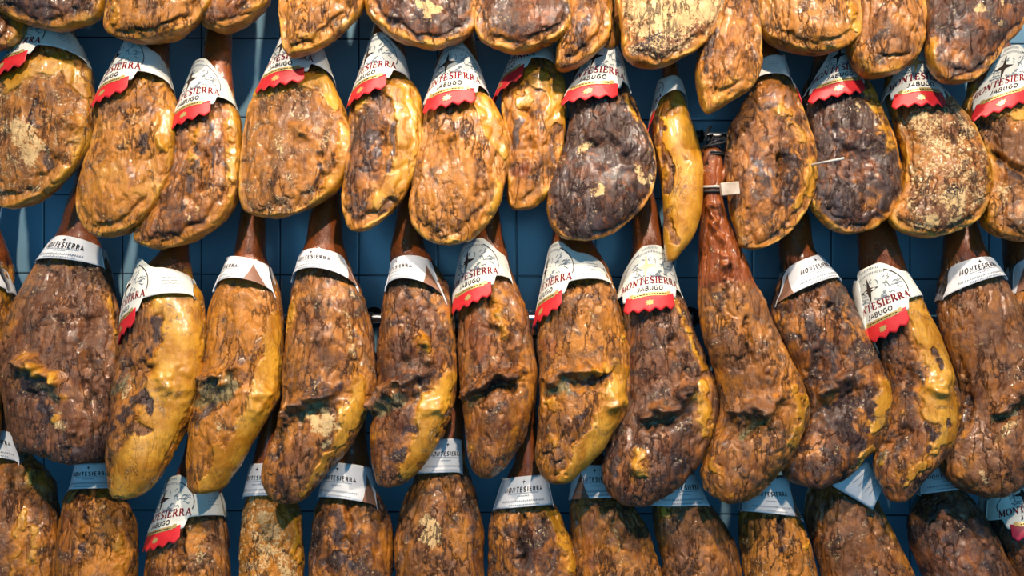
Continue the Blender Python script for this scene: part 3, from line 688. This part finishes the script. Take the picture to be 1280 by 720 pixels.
H('B3', '348,272,343 370,263,351 395,257,353 420,254,354 450,252,353 475,248,351 500,240,347 520,235,338 540,232,326 560,230,314 580,229,301 598,230,285 612,236,270', dz=0, text='orange ham tapering to a smooth olive yellow fat side under a white band, third row', base=dict(o=.75, m=.25, f=0), neck=(320,311,21), hoof=322, wr=.8,
  lab=dict(k='B', bot=((270,366),(348,374)), top=((283,326),(336,334)), rot=-48, arch=22, archt=8, tri=42, s=1.1),
  feat='f 18 1 335,460 330,500 310,540 285,580 262,612;f 14 .8 342,400 342,450;m 12 .8 290,452 310,448;d 5 .7 300,455;g 13 1 250,500 265,490 285,480;m 10 .9 270,475 240,490;d 7 .7 245,525 260,510;c 5 .5 275,530 270,550;o 12 .9 245,575 250,600;m 6 .9 265,570 262,590;f 7 1 272,560 265,600;B 8 8 250,480 290,462;D 10 9 255,510 285,490;o 20 1 275,390 320,400;B 18 4 325,500')
H('B4', '338,368,440 360,361,450 385,357,459 410,355,465 440,353,469 470,352,469 495,350,467 515,344,462 535,337,452 555,331,440 575,327,424 593,325,410 610,330,394 624,342,378', dz=.006, text='large reddish brown ham with bone stub and grainy pale crumbs, third row', base=dict(o=.5, m=.45, d=.12), neck=(300,403,24), wr=.95,
  lab=dict(k='B', bot=((364,354),(450,366)), top=((375,322),(432,326)), rot=-18, arch=24, archt=12, tri=50, s=1.15),
  feat='m 22 .9 405,450 395,420;o 12 .9 375,370 430,365;c 5 .5 430,390 440,440;f 8 .8 362,380 358,410;o 14 1 445,430 450,480;f 9 1 428,510 425,540;f 14 1 450,485 445,510 440,530;f 7 1 430,545 410,575 390,600 380,615;m 8 1 365,515 385,500;d 7 1 395,490 420,485;g 6 .9 375,530 400,505;c 10 .9 410,520 415,535 395,530 405,545;m 16 .9 375,555 370,580;o 6 1 360,545 365,530;d 8 .6 345,560 350,600;d 10 .5 345,610;B 7 10 362,516 385,502 410,488;D 9 12 375,532 400,512 425,492;B 12 4 400,420;m 14 .6 350,600 365,620;D 7 5 345,540 340,570')
H('B5', '343,485,550 360,479,558 385,473,565 410,470,569 440,468,572 470,469,573 500,465,571 520,462,565 540,461,555 560,462,543 578,463,529 594,466,514 605,472,500', dz=.002, text='dark brown ham with a yellow lower right side and folded white band, third row', base=dict(m=.5, o=.35, d=.25), neck=(308,509,21),
  lab=dict(k='B', bot=((482,365),(560,382)), top=((490,330),(540,330)), rot=-42, arch=24, archt=10, tri=44, s=1.1),
  feat='f 11 1 560,470 553,500 545,530 530,560 505,590;f 12 1 540,490 530,540 520,560;f 8 .9 525,425 535,440;o 10 .9 550,370 562,400 565,440;o 10 .8 520,360 540,355;m 14 1 520,450 535,470;d 7 .9 500,470 530,480 545,470;g 9 1 470,515 495,500;c 5 .4 480,515;m 8 .8 465,510 490,480;o 7 .9 470,545;d 10 .6 490,570 510,540;B 7 9 468,503 490,485 520,470;D 9 10 475,522 500,505 525,488;B 8 5 528,430 535,450;D 5 5 500,390 505,450;m 14 .7 480,590;B 14 4 545,510')
H('B6', '340,576,640 365,570,651 390,569,660 415,569,666 440,570,671 470,572,674 495,574,674 515,576,669 535,578,663 555,581,654 570,584,644 585,590,632 595,600,618', dz=-.004, text='chestnut brown ham under an oval label turned left with serrated red tab, third row', base=dict(o=.42, m=.4, d=.12, r=.2), neck=(292,608,18), wr=.85,
  lab=dict(k='A', bot=((565,374),(641,356)), top=((574,318),(630,312)), rot=-24, arch=18, s=.95),
  feat='o 10 1 620,360 635,400;f 6 .6 618,375 628,420;r 20 .5 590,400 600,440;m 14 .7 600,430;d 6 1 595,490 625,475 645,470;g 7 .6 590,510;o 9 .8 655,460 660,500;m 10 .6 610,510;f 6 .5 588,560;m 12 .8 620,580;o 8 .8 640,540;B 8 8 590,485 620,466 645,465;D 7 9 600,497 630,480 645,478;B 10 4 620,400 640,430;D 5 5 608,360 612,410')
H('B7', '345,682,764 370,676,773 395,673,781 420,672,787 450,672,790 475,673,790 500,671,788 520,668,783 540,667,770 560,666,757 577,669,741 590,675,726 600,684,712', dz=.012, text='orange wrinkled ham with smooth yellow band along its lower right, third row centre', base=dict(o=.65, m=.3, d=.1), neck=(290,715,24), hoof=700,
  lab=dict(k='A', bot=((672,378),(766,362)), top=((684,322),(748,322)), rot=-58, arch=20),
  feat='f 12 1 778,465 775,500 760,540 735,575 705,598;f 12 1 765,490 750,530 725,570;f 7 1 745,465 770,455;f 6 .8 780,420;m 20 .7 700,410 705,370;r 16 .6 690,430;g 8 .8 690,490 705,485;d 7 1 715,465 735,475 760,470;m 9 .8 690,480 710,470;f 6 .8 685,505 700,510;f 6 .7 685,545 692,555;m 12 .7 710,530 700,580;d 6 .6 740,500 720,530;B 6 7 690,475 720,462 750,458;D 8 10 715,482 745,478 765,472;B 12 5 765,500;c 4 .3 740,390 760,430')
H('B8', '362,778,850 385,776,862 410,778,872 440,781,884 465,783,893 485,780,901 505,775,903 525,767,900 545,759,893 565,752,884 585,748,872 602,750,856 617,759,837 627,773,815', dz=.0, text='slate brown ham below the frontal label with the brightest glare, third row', base=dict(m=.85, d=.3, o=.25), neck=(300,812,22), hoof=800,
  lab=dict(k='A', bot=((768,382),(853,374)), top=((783,330),(840,326)), rot=-3, arch=20, star='gold'),
  feat='o 8 1 842,372 855,410 875,450;f 4 .8 845,375 865,425 885,460;f 9 1 882,480 885,510 880,540;f 8 .9 870,495;m 30 1 810,420 820,460;o 7 1 812,505 830,500;m 7 1 805,520 850,505;d 7 1 850,500 870,490;g 6 .9 810,530 840,520;f 7 .8 800,565 805,590;o 9 .9 795,570 800,600;d 14 .7 840,560 850,590;d 12 1 758,560 765,590;m 14 .6 840,540;d 8 .6 770,540;B 7 10 805,520 835,508 862,495;D 8 12 815,536 845,522 870,505;B 12 5 800,580;D 6 5 840,420 860,470;o 6 .8 790,390 780,420')
H('B9', '186,880,898 192,877,903 215,876,904 240,877,904 260,877,907 280,877,915 300,876,924 330,875,936 355,875,947 380,875,961 400,876,969 425,880,982 450,889,993 475,897,1004 495,901,1011 515,900,1014 535,893,1009 555,884,1000 575,877,988 593,874,975 608,877,961 619,884,945', dz=-.0, fwd=.10, row='B', text='ham with its whole reddish shank and carton tag in view, no label', base=dict(o=.55, m=.5, d=.08), wr=.85,
  feat='o 14 1 885,390 900,400;o 8 1 890,372 935,385;m 24 .9 915,430 935,470;m 8 1 920,520 955,500;f 10 1 1003,500 1002,525 995,550;f 8 .9 995,490;o 10 .9 975,440 990,470;g 5 .8 925,545 960,525;c 5 .6 940,535 960,522;f 7 .8 897,585 890,575;m 14 .7 930,570 950,590;d 6 .7 965,500 985,495;f 4 .7 915,615;o 10 .7 905,600;B 8 10 920,520 945,510 965,500;D 8 12 925,545 950,532 975,512;D 4 5 935,400 940,450;B 4 4 893,260 905,330;D 3 4 911,330 908,375')
H('B10', '343,977,1048 365,970,1061 385,968,1072 410,971,1086 435,979,1097 460,989,1107 480,997,1115 500,1002,1118 520,1001,1115 540,995,1108 560,986,1097 578,981,1080 593,983,1062 603,993,1044', dz=-.012, text='ham with blackened and orange patches above a torn white label corner, third row right', base=dict(d=.45, m=.5, o=.4), neck=(312,998,24), hoof=985,
  lab=dict(k='B', bot=((967,384),(1050,352)), top=((980,338),(1024,322)), rot=18, arch=14, archt=7, tri=-42, s=1.15),
  feat='o 9 1 1045,350 1060,390 1080,430;o 8 .9 1035,360;m 16 .9 1000,380 1020,420;d 10 1 1010,400 1040,460;o 6 1 980,370 975,400;f 12 1 1108,480 1106,510 1095,530;d 14 1 1060,490 1050,530 1075,560;d 8 1 1085,530 1095,510;m 8 .8 1030,480 1060,470;o 12 .8 1020,570;f 5 .7 1090,560 1070,585;g 8 .7 1020,500;c 5 .3 1045,560;d 9 .8 990,590;B 8 8 1030,490 1060,470;D 10 10 1045,510 1075,495;D 5 5 1040,380 1055,440;o 5 .9 1080,500 1070,540')
H('B11', '355,1080,1142 380,1084,1158 400,1089,1168 425,1097,1179 450,1105,1190 475,1110,1199 500,1111,1204 520,1107,1202 540,1101,1196 560,1097,1186 580,1096,1174 598,1099,1160 613,1107,1147 624,1113,1133', dz=.004, text='ham half dark meat, half bright yellow fat, third row right', base=dict(d=.3, m=.45, o=.35), neck=(305,1100,24), hoof=1085,
  lab=dict(k='A', bot=((1078,402),(1152,374)), top=((1070,345),(1124,330)), rot=-45, arch=13),
  feat='f 16 1 1132,372 1150,400 1165,440 1180,480 1185,520;f 14 1 1150,385 1180,440 1190,500 1185,545;f 12 .9 1165,480 1165,520;f 9 .9 1135,600 1160,575 1175,550;d 9 1 1095,400 1105,430;d 5 1 1165,440 1175,460;d 6 1 1162,560 1168,545;d 5 .9 1185,530;m 12 .9 1115,450;m 12 .7 1130,500 1125,550;g 6 .7 1105,570;f 5 .7 1106,575;o 10 .8 1125,590;f 5 .7 1130,520;D 9 9 1135,470 1150,480;D 7 7 1130,540 1110,560;B 14 5 1175,480')
H('B12', '338,1182,1254 360,1177,1265 385,1176,1277 410,1181,1288 440,1190,1300 470,1198,1312 500,1202,1318 530,1196,1318 555,1183,1314 573,1177,1308 590,1180,1298 604,1190,1284 616,1208,1264', dz=.002, text='tan brown ham with a plain white band at the right edge, third row', base=dict(o=.45, m=.65, f=.1), neck=(300,1207,24), hoof=1190, wr=.85,
  lab=dict(k='B', bot=((1176,375),(1256,350)), top=((1184,336),(1234,326)), rot=2, arch=13, archt=8, tri=None, s=1.25),
  feat='o 8 1 1185,370 1195,420 1205,470;m 30 .9 1235,420 1245,460;m 7 1 1245,510 1275,495;g 5 .8 1240,525 1275,515;c 5 .6 1250,545 1270,530;o 8 1 1200,590 1215,570;m 12 .8 1240,580 1270,590;c 5 .4 1225,590 1230,605;d 5 .5 1205,500 1200,540;B 7 9 1245,510 1280,492;D 8 9 1240,530 1280,515;D 5 7 1200,450 1208,520;f 5 .5 1205,545')
H('B13', '345,1266,1330 370,1262,1345 400,1264,1360 440,1285,1375 480,1296,1388 530,1300,1394 570,1305,1385 600,1320,1365', dz=-.016, text='ham showing only a sliver of white band at the right border, third row', base=dict(o=.5), neck=(300,1284,24), row='B',
  lab=dict(k='B', bot=((1262,372),(1338,352)), top=((1266,330),(1316,322)), rot=0, arch=14, archt=8, tri=-30))

# ---- bottom row, cut by the lower edge
H('C1', '570,-28,34 590,-40,52 615,-46,65 650,-50,69 700,-50,69 760,-45,66 820,-30,50 850,-5,25', text='orange brown ham in the lower left corner with two folds under a blue-shaded label', base=dict(o=.55, m=.35), dz=.0, neck=(530,0,22),
  lab=dict(k='B', bot=((-34,575),(33,580)), top=((-22,534),(20,540)), rot=5, arch=14, archt=6, tri=None, s=1.1),
  feat='f 8 .8 28,640 15,700 10,720;f 6 .7 30,585 35,600;o 12 1 45,600;m 10 .8 5,620 8,700;D 4 6 10,590 12,620;f 8 .8 45,660 45,700;B 5 5 20,590;B 6 4 38,590')
H('C2', '600,92,136 620,80,150 640,75,161 665,71,167 700,69,169 760,70,168 820,80,158 850,95,140', text='amber ham beside the lower left corner one, its band half in shadow', base=dict(o=.65, m=.2), dz=.0, neck=(560,116,19),
  lab=dict(k='B', bot=((87,612),(140,610)), top=((94,580),(136,578)), rot=15, arch=8, archt=5, tri=None),
  feat='r 14 .5 85,650 80,700;o 20 1 120,650 140,690;d 4 .8 108,640 102,690;f 10 .6 150,670 150,710;D 4 6 106,610 104,680;c 6 .3 130,630')
H('C3', '635,198,274 655,189,280 680,181,284 720,176,286 780,176,286 830,190,272 855,210,250', text='brown ham with a star label and red tab in the bottom row', base=dict(o=.5, m=.4, r=.1), neck=(570,245,18), dz=.0,
  lab=dict(k='A', bot=((188,662),(281,645)), top=((208,600),(268,590)), rot=-30, arch=16),
  feat='o 14 1 245,640 250,720;m 12 .9 265,680;m 12 .8 200,690;c 5 .4 250,660 248,700;D 5 7 228,660 226,720')
H('C4', '622,306,358 640,302,371 660,299,376 690,296,378 740,296,378 800,300,372 840,318,350', text='ham with a golden crumbly surface behind a pointed fat end, bottom row', base=dict(o=.85, c=.35, f=.2), neck=(565,335,18), dz=-.01,
  lab=dict(k='B', bot=((303,622),(362,620)), top=((312,580),(352,578)), rot=-10, arch=10, archt=6, tri=None),
  feat='f 7 .8 372,650 374,700;c 20 .6 335,650 335,690')
H('C5', '604,404,466 620,397,473 640,390,481 665,386,488 700,383,491 760,383,491 820,395,478 850,415,455', text='dark and amber streaked ham whose band is lit at its right half, bottom row', base=dict(d=.35, o=.5, m=.4), neck=(562,438,19), dz=.0,
  lab=dict(k='B', bot=((397,622),(474,632)), top=((406,578),(463,584)), rot=-16, arch=13, archt=8, tri=40, s=1.1),
  feat='o 9 1 450,620 455,660;m 14 .8 405,650 400,700;d 8 .9 420,640 425,700;o 9 .9 445,700;D 4 6 436,620 434,680')
H('C6', '580,526,580 600,516,588 625,503,597 650,496,603 680,492,606 740,492,608 800,500,600 845,525,575', text='rust brown ham with a pale crusty spot high on its front, bottom row', base=dict(o=.5, m=.45, d=.1), neck=(520,565,15), dz=.0,
  lab=dict(k='B', bot=((517,592),(579,590)), top=((534,550),(577,548)), rot=18, arch=7, archt=5, tri=None),
  feat='c 7 .9 530,650 545,660 535,675 545,685;m 16 .7 510,660;o 14 1 570,650 580,690;d 5 .7 590,640 598,700;D 4 4 560,610 565,660')
H('C7', '620,622,687 635,615,698 655,610,709 680,608,717 720,607,722 780,608,722 830,625,705 855,645,690', text='ham with dark middle and glossy golden right side, bottom row centre', base=dict(m=.4, o=.45, d=.35), neck=(576,660,17), dz=.0,
  lab=dict(k='B', bot=((616,636),(692,630)), top=((628,598),(684,592)), rot=-2, arch=9, archt=6, tri=None, s=1.15),
  feat='f 8 .9 690,640 706,670 716,710;d 10 .9 655,650 655,700;o 10 1 630,640 620,670;m 12 .8 640,690;D 4 6 652,650 650,700')
H('C8', '612,720,776 630,714,796 650,712,808 680,713,820 720,716,829 780,722,832 830,740,815', text='amber brown ham under the slate brown one, its band in blue shade, bottom row', base=dict(o=.6, m=.45), neck=(565,738,16), dz=-.012,
  lab=dict(k='B', bot=((711,624),(776,622)), top=((718,582),(764,580)), rot=0, arch=9, archt=5, tri=-20, s=1.05),
  feat='r 10 .5 735,640 735,700;o 14 1 760,680 790,700;D 5 4 770,640 780,690;c 5 .3 770,650 775,700')
H('C9', '618,815,885 640,815,900 660,817,912 690,823,924 720,829,932 780,838,938 830,855,925', text='brown ham with a mauve centre whose band peeks below two hams, bottom row', base=dict(o=.5, m=.6), neck=(570,835,18), dz=-.01,
  lab=dict(k='B', bot=((808,630),(884,628)), top=((820,590),(868,590)), rot=10, arch=6, archt=4, tri=None, s=1.15),
  feat='m 18 1 850,680 855,710;f 9 .6 830,640;o 10 .8 890,680 905,710')
H('C10', '632,930,996 650,926,1006 672,926,1014 700,930,1021 740,936,1028 800,950,1035 840,970,1025', text='narrow amber ham with a crumpled shiny band, bottom row right of centre', base=dict(o=.75, m=.25, c=.1), neck=(585,950,17), dz=-.004,
  lab=dict(k='B', bot=((926,638),(999,646)), top=((934,600),(984,594)), rot=-10, arch=10, archt=6, tri=40),
  feat='d 5 .8 975,650 980,700;f 7 .6 1010,680;D 4 5 975,640 980,700;m 8 .6 935,650')
H('C11', '600,1018,1082 620,1009,1096 645,1009,1110 670,1014,1124 700,1022,1140 740,1032,1156 800,1050,1165 840,1075,1150', text='brown ham with an orange right edge under the loose white label corner, bottom row', base=dict(m=.6, o=.45), neck=(550,1035,18), dz=-.006,
  feat='o 8 1 1100,620 1115,660 1135,710;m 24 1 1050,660 1060,700;f 4 .6 1108,640 1120,670;D 4 4 1090,640 1110,700')
H('C12', '608,1160,1208 625,1147,1222 650,1138,1238 680,1141,1256 720,1157,1277 780,1175,1290 830,1200,1280', text='grey brown glossy ham with dark streaks, bottom row right', base=dict(m=.85, d=.4, o=.15), neck=(560,1155,18), dz=-.008,
  lab=dict(k='B', bot=((1150,618),(1205,612)), top=((1152,582),(1190,578)), rot=0, arch=9, archt=5, tri=None),
  feat='o 8 .8 1142,650 1145,680;o 7 .8 1240,660 1260,700;m 20 1 1190,660;d 12 .8 1170,640;D 4 4 1210,640 1240,700')
H('C13', '640,1238,1290 660,1240,1312 690,1255,1330 720,1270,1350 780,1285,1360 830,1310,1340', text='purple brown ham with a maroon label tab at the lower right edge', base=dict(m=.9, d=.3, o=.05), neck=(590,1240,18), dz=-.02,
  lab=dict(k='A', bot=((1230,650),(1300,634)), top=((1236,590),(1280,582)), rot=12, arch=8, tab='maroon', s=.9))
# ------------------------------------------------------------------ rails and hooks
HB = {h.root.name: h for h in HAMS}
def rail(y, label):
    d = 0.088; a = P(-400, y, d); b = P(1680, y, d)
    root = bpy.data.objects.new('steel_rail', None); COL.objects.link(root); root.location = (0, a[1], a[2]); tag(root, label, 'rail')
    L = np.array([0, a[1], a[2]])
    v, f = tube([a, b], .0115, 24)
    mesh_obj('pipe', np.array(v) - L, f, M['steel'], root)
    for px in (-300, 60, 460, 872, 1262, 1600):
        q = P(px, y, d)
        bx = join([tube([q + np.array([0, .002, 0]), np.array([q[0], -.004, q[2]])], .007, 12), tube([np.array([q[0], -.008, q[2]]), np.array([q[0], .0, q[2]])], .026, 20),
                   tube([q + np.array([-.012, 0, 0]), q + np.array([.012, 0, 0])], .0155, 20)])
        mesh_obj('wall_bracket', np.array(bx[0]) - L, bx[1], M['iron'], root)
rail(-304, 'steel rail above the frame that carries the top row of hams')
rail(-76, 'steel rail above the frame that carries the second row of hams')
rail(171, 'steel rail glimpsed behind the second row beside the bare hoof')
rail(398, 'steel rail glimpsed between the third row hams')
RY = {-290: -304, -62: -76, 186: 171, 412: 398}
for h in HAMS:
    p = h.hook_p; yr = RY[h.hy]; z = P(640, yr, .088)[2]; y0 = -.088
    vis = h.hy in (186, 412)
    r = .0158; pts = [np.array([p[0], y0 - r * sin(a), z + r * cos(a)]) for a in np.linspace(-pi * .75, pi * .55, 14)]
    e = pts[-1]; zb = p[2] - .004
    pts += [np.array([p[0], p[1] - .003, e[2] + (zb - e[2]) * t]) for t in (.55,)]
    c = np.array([p[0], p[1], zb])
    pts += [c + np.array([0, -.007 * cos(a), -.007 * sin(a)]) for a in np.linspace(0, pi, 8)]
    pts += [c + np.array([0, .009, .012])]
    v, f = tube(pts, .0026, 8)
    o = mesh_obj('hanging_hook', v, f, M['iron'], None, origin=(p[0], y0, z))
    tag(o, {-290: 'black iron hook on the rail above the frame, top row', -62: 'black iron hook on the rail above the frame, second row',
            186: 'black iron hook on the rail behind the second row', 412: 'black iron hook on the rail behind the third row'}[int(h.hy)], 'hook',
        {-290: 'hooks of the top row', -62: 'hooks of the second row', 186: 'hooks of the third row', 412: 'hooks of the bottom row'}[int(h.hy)])

byid = {}
# ---- extras on the ham with the bare shank: hoof toes, ties and carton tag
hb = [h for h in HAMS if 'whole reddish shank' in h.root['label']][0]
def loc(h, px, py, fd): return P(px, py, axis_depth(h, py) + fd)
def add(h, name, parts, mat, parent=None):
    v, f = join(parts); return mesh_obj(name, np.array(v) - h.base, f, M[mat], parent or h.root)
toe = tube([loc(hb, 888, 184, .012), loc(hb, 885, 192, .022), loc(hb, 884, 206, .022)], [.006, .010, .007], 12)
toe2 = tube([loc(hb, 896, 188, .016), loc(hb, 897, 202, .024), loc(hb, 897, 222, .022)], [.005, .007, .004], 12)
toe3 = tube([loc(hb, 907, 204, .02), loc(hb, 905, 218, .018), loc(hb, 900, 234, .012)], [.002, .0065, .007], 12)
hf = add(hb, 'hoof', [toe, toe2, toe3], 'ham')
me = hf.data
for nm, cv_ in (('w1', (0, 0, 0, 0)), ('w2', (.0, .9, .6, .2))):
    at = me.attributes.new(nm, 'FLOAT_COLOR', 'POINT'); at.data.foreach_set('color', np.tile(np.array(cv_, np.float32), len(me.vertices)))
at = me.attributes.new('hc', 'FLOAT_VECTOR', 'POINT')
co = np.zeros(len(me.vertices) * 3, np.float32); me.vertices.foreach_get('co', co); at.data.foreach_set('vector', co + 2)
def ringband(h, py, r, cw, bt, mat, name, sag=3):
    d = axis_depth(h, py); c = P(890, py, d); k = (CAM - d) / FPX
    return add(h, name, [tube([c + np.array([cw * k * cos(a), -bt * sin(a), sag * k * max(0, sin(a)) * -1 * .5]) for a in np.linspace(0, 2 * pi, 32, endpoint=False)], r, 8, True)], mat)
bt = float(hb.b(np.array([240.]))[0]) + .003
ringband(hb, 234, .0030, 15, bt, 'wcord', 'white_tie')
ringband(hb, 240, .0042, 15.5, bt, 'cord', 'black_tie', 2)
tg = loc(hb, 912, 236, .075)
cr, sr = cos(.1), sin(.1)
tb = add(hb, 'carton_tag', [box(tg, (.040, .014, .028), [[cr, 0, sr], [0, 1, 0], [-sr, 0, cr]])], 'tag'); tb.data.polygons.foreach_set('use_smooth', [False] * 6); bevel(tb, .0015)
add(hb, 'tag_string', [tube([loc(hb, 899, 238, .018), loc(hb, 903, 237, .05), loc(hb, 906, 236, .072)], .002, 8)], 'wcord')
lp = add(hb, 'tied_cord_bundle', [tube([loc(hb, 880, 186, .02), loc(hb, 890, 178, .03), loc(hb, 905, 172, .026)], .003, 8), tube([loc(hb, 878, 184, .018), loc(hb, 892, 181, .034), loc(hb, 912, 176, .022)], .0035, 8),
    tube([loc(hb, 884, 186, .016), loc(hb, 882, 168, .02), loc(hb, 888, 158, .01)], .004, 8), tube([loc(hb, 886, 184, .02), loc(hb, 893, 170, .028), loc(hb, 899, 178, .03)], .003, 8)], 'cord')
# ---- white rod pushed in behind the mottled ham
ha = [h for h in HAMS if 'mottled ham right of the bare hoof' in h.root['label']][0]
v, f = tube([P(1010, 207, .240), P(1055, 198, .300)], .0028, 12)
o = mesh_obj('white_skewer', v, f, M['wcord'], None, origin=P(1010, 207, .240)); tag(o, 'thin white rod sticking out between the mottled ham and the nearly black ham', 'skewer')
# ---- loose corner of the label on the bottom row ham
hc_ = [h for h in HAMS if 'loose white label corner' in h.root['label']][0]
quad = [(1040, 607), (1086, 575), (1106, 605), (1091, 637)]
V = []; F = []; n = 10
for i in range(n + 1):
    for j in range(n + 1):
        s, t = i / n, j / n
        x = (1 - s) * (1 - t) * quad[0][0] + s * (1 - t) * quad[1][0] + s * t * quad[2][0] + (1 - s) * t * quad[3][0]
        y = (1 - s) * (1 - t) * quad[0][1] + s * (1 - t) * quad[1][1] + s * t * quad[2][1] + (1 - s) * t * quad[3][1]
        V.append(loc(hc_, x, y, .066 + .006 * sin(s * 3) + .004 * sin(t * 4 + 1)) - hc_.base)
for i in range(n):
    for j in range(n):
        a = i * (n + 1) + j; F.append((a, a + 1, a + n + 2, a + n + 1))
lc = mesh_obj('paper_label', V, F, M['white'], hc_.root); solid(lc, .0006)
def q2(s, t):
    x = (1 - s) * (1 - t) * quad[0][0] + s * (1 - t) * quad[1][0] + s * t * quad[2][0] + (1 - s) * t * quad[3][0]
    y = (1 - s) * (1 - t) * quad[0][1] + s * (1 - t) * quad[1][1] + s * t * quad[2][1] + (1 - s) * t * quad[3][1]
    return loc(hc_, x, y, .0668 + .006 * sin(s * 3) + .004 * sin(t * 4 + 1)) - hc_.base
sq = []
for t in (.25, .4, .62, .75):
    x = .35
    while x < .85:
        sq.append(strip2d([(x, t), (x + .03, t + .02)], .012)); x += .05
sv, sf_ = join(sq)
mesh_obj('small_lettering', [q2(v[0], v[1]) for v in sv], sf_, M['ink_soft'], lc)

# ------------------------------------------------------------------ the wall
w = box((0, .06, 0), (5.2, .12, 3.4)); o = mesh_obj('wall_back', w[0], w[1], M['tile'], smooth=False); o['kind'] = 'structure'

# ------------------------------------------------------------------ light
world = bpy.data.worlds.new('World'); S.world = world; world.use_nodes = True
bg = world.node_tree.nodes['Background']; bg.inputs[0].default_value = (0.09, 0.38, 0.72, 1); bg.inputs[1].default_value = .36
def spot(loc_, tgt, e, r=.05, ang=75, col=(1, .86, .70)):
    l = bpy.data.lights.new('ceiling_spot', 'SPOT'); l.energy = e; l.shadow_soft_size = r; l.spot_size = radians(ang); l.spot_blend = .6; l.color = col
    o = bpy.data.objects.new('ceiling_spot', l); COL.objects.link(o); o.location = loc_
    from mathutils import Vector
    o.rotation_euler = (Vector(tgt) - Vector(loc_)).to_track_quat('-Z', 'Y').to_euler()
spot((-.95, -1.80, 2.05), (-.8, -.2, -.1), 300)
spot((.30, -1.72, 2.0), (.25, -.2, -.1), 300)
spot((1.45, -1.80, 2.05), (.95, -.2, -.1), 280)

# soft cool fill light, added far behind the viewer to brighten the wall
al = bpy.data.lights.new('added_cool_fill', 'AREA'); al.shape = 'RECTANGLE'; al.size = 5; al.size_y = 2.6; al.energy = 55; al.color = (.20, .62, 1.0)
ao = bpy.data.objects.new('added_cool_fill', al); COL.objects.link(ao); ao.location = (0, -5.2, .3); ao.rotation_euler = (pi / 2, 0, 0)

# ------------------------------------------------------------------ camera
cam = bpy.data.cameras.new('camera'); co_ = bpy.data.objects.new('camera', cam); COL.objects.link(co_)
co_.location = (0, -CAM, 0); co_.rotation_euler = (pi / 2, 0, 0)
cam.sensor_width = 36; cam.lens = FPX / 1280 * 36; cam.clip_start = .05
S.camera = co_
S.view_settings.view_transform = 'Standard'; S.view_settings.look = 'None'; S.view_settings.exposure = -0.1; S.view_settings.gamma = 1
S.view_settings.use_curve_mapping = False
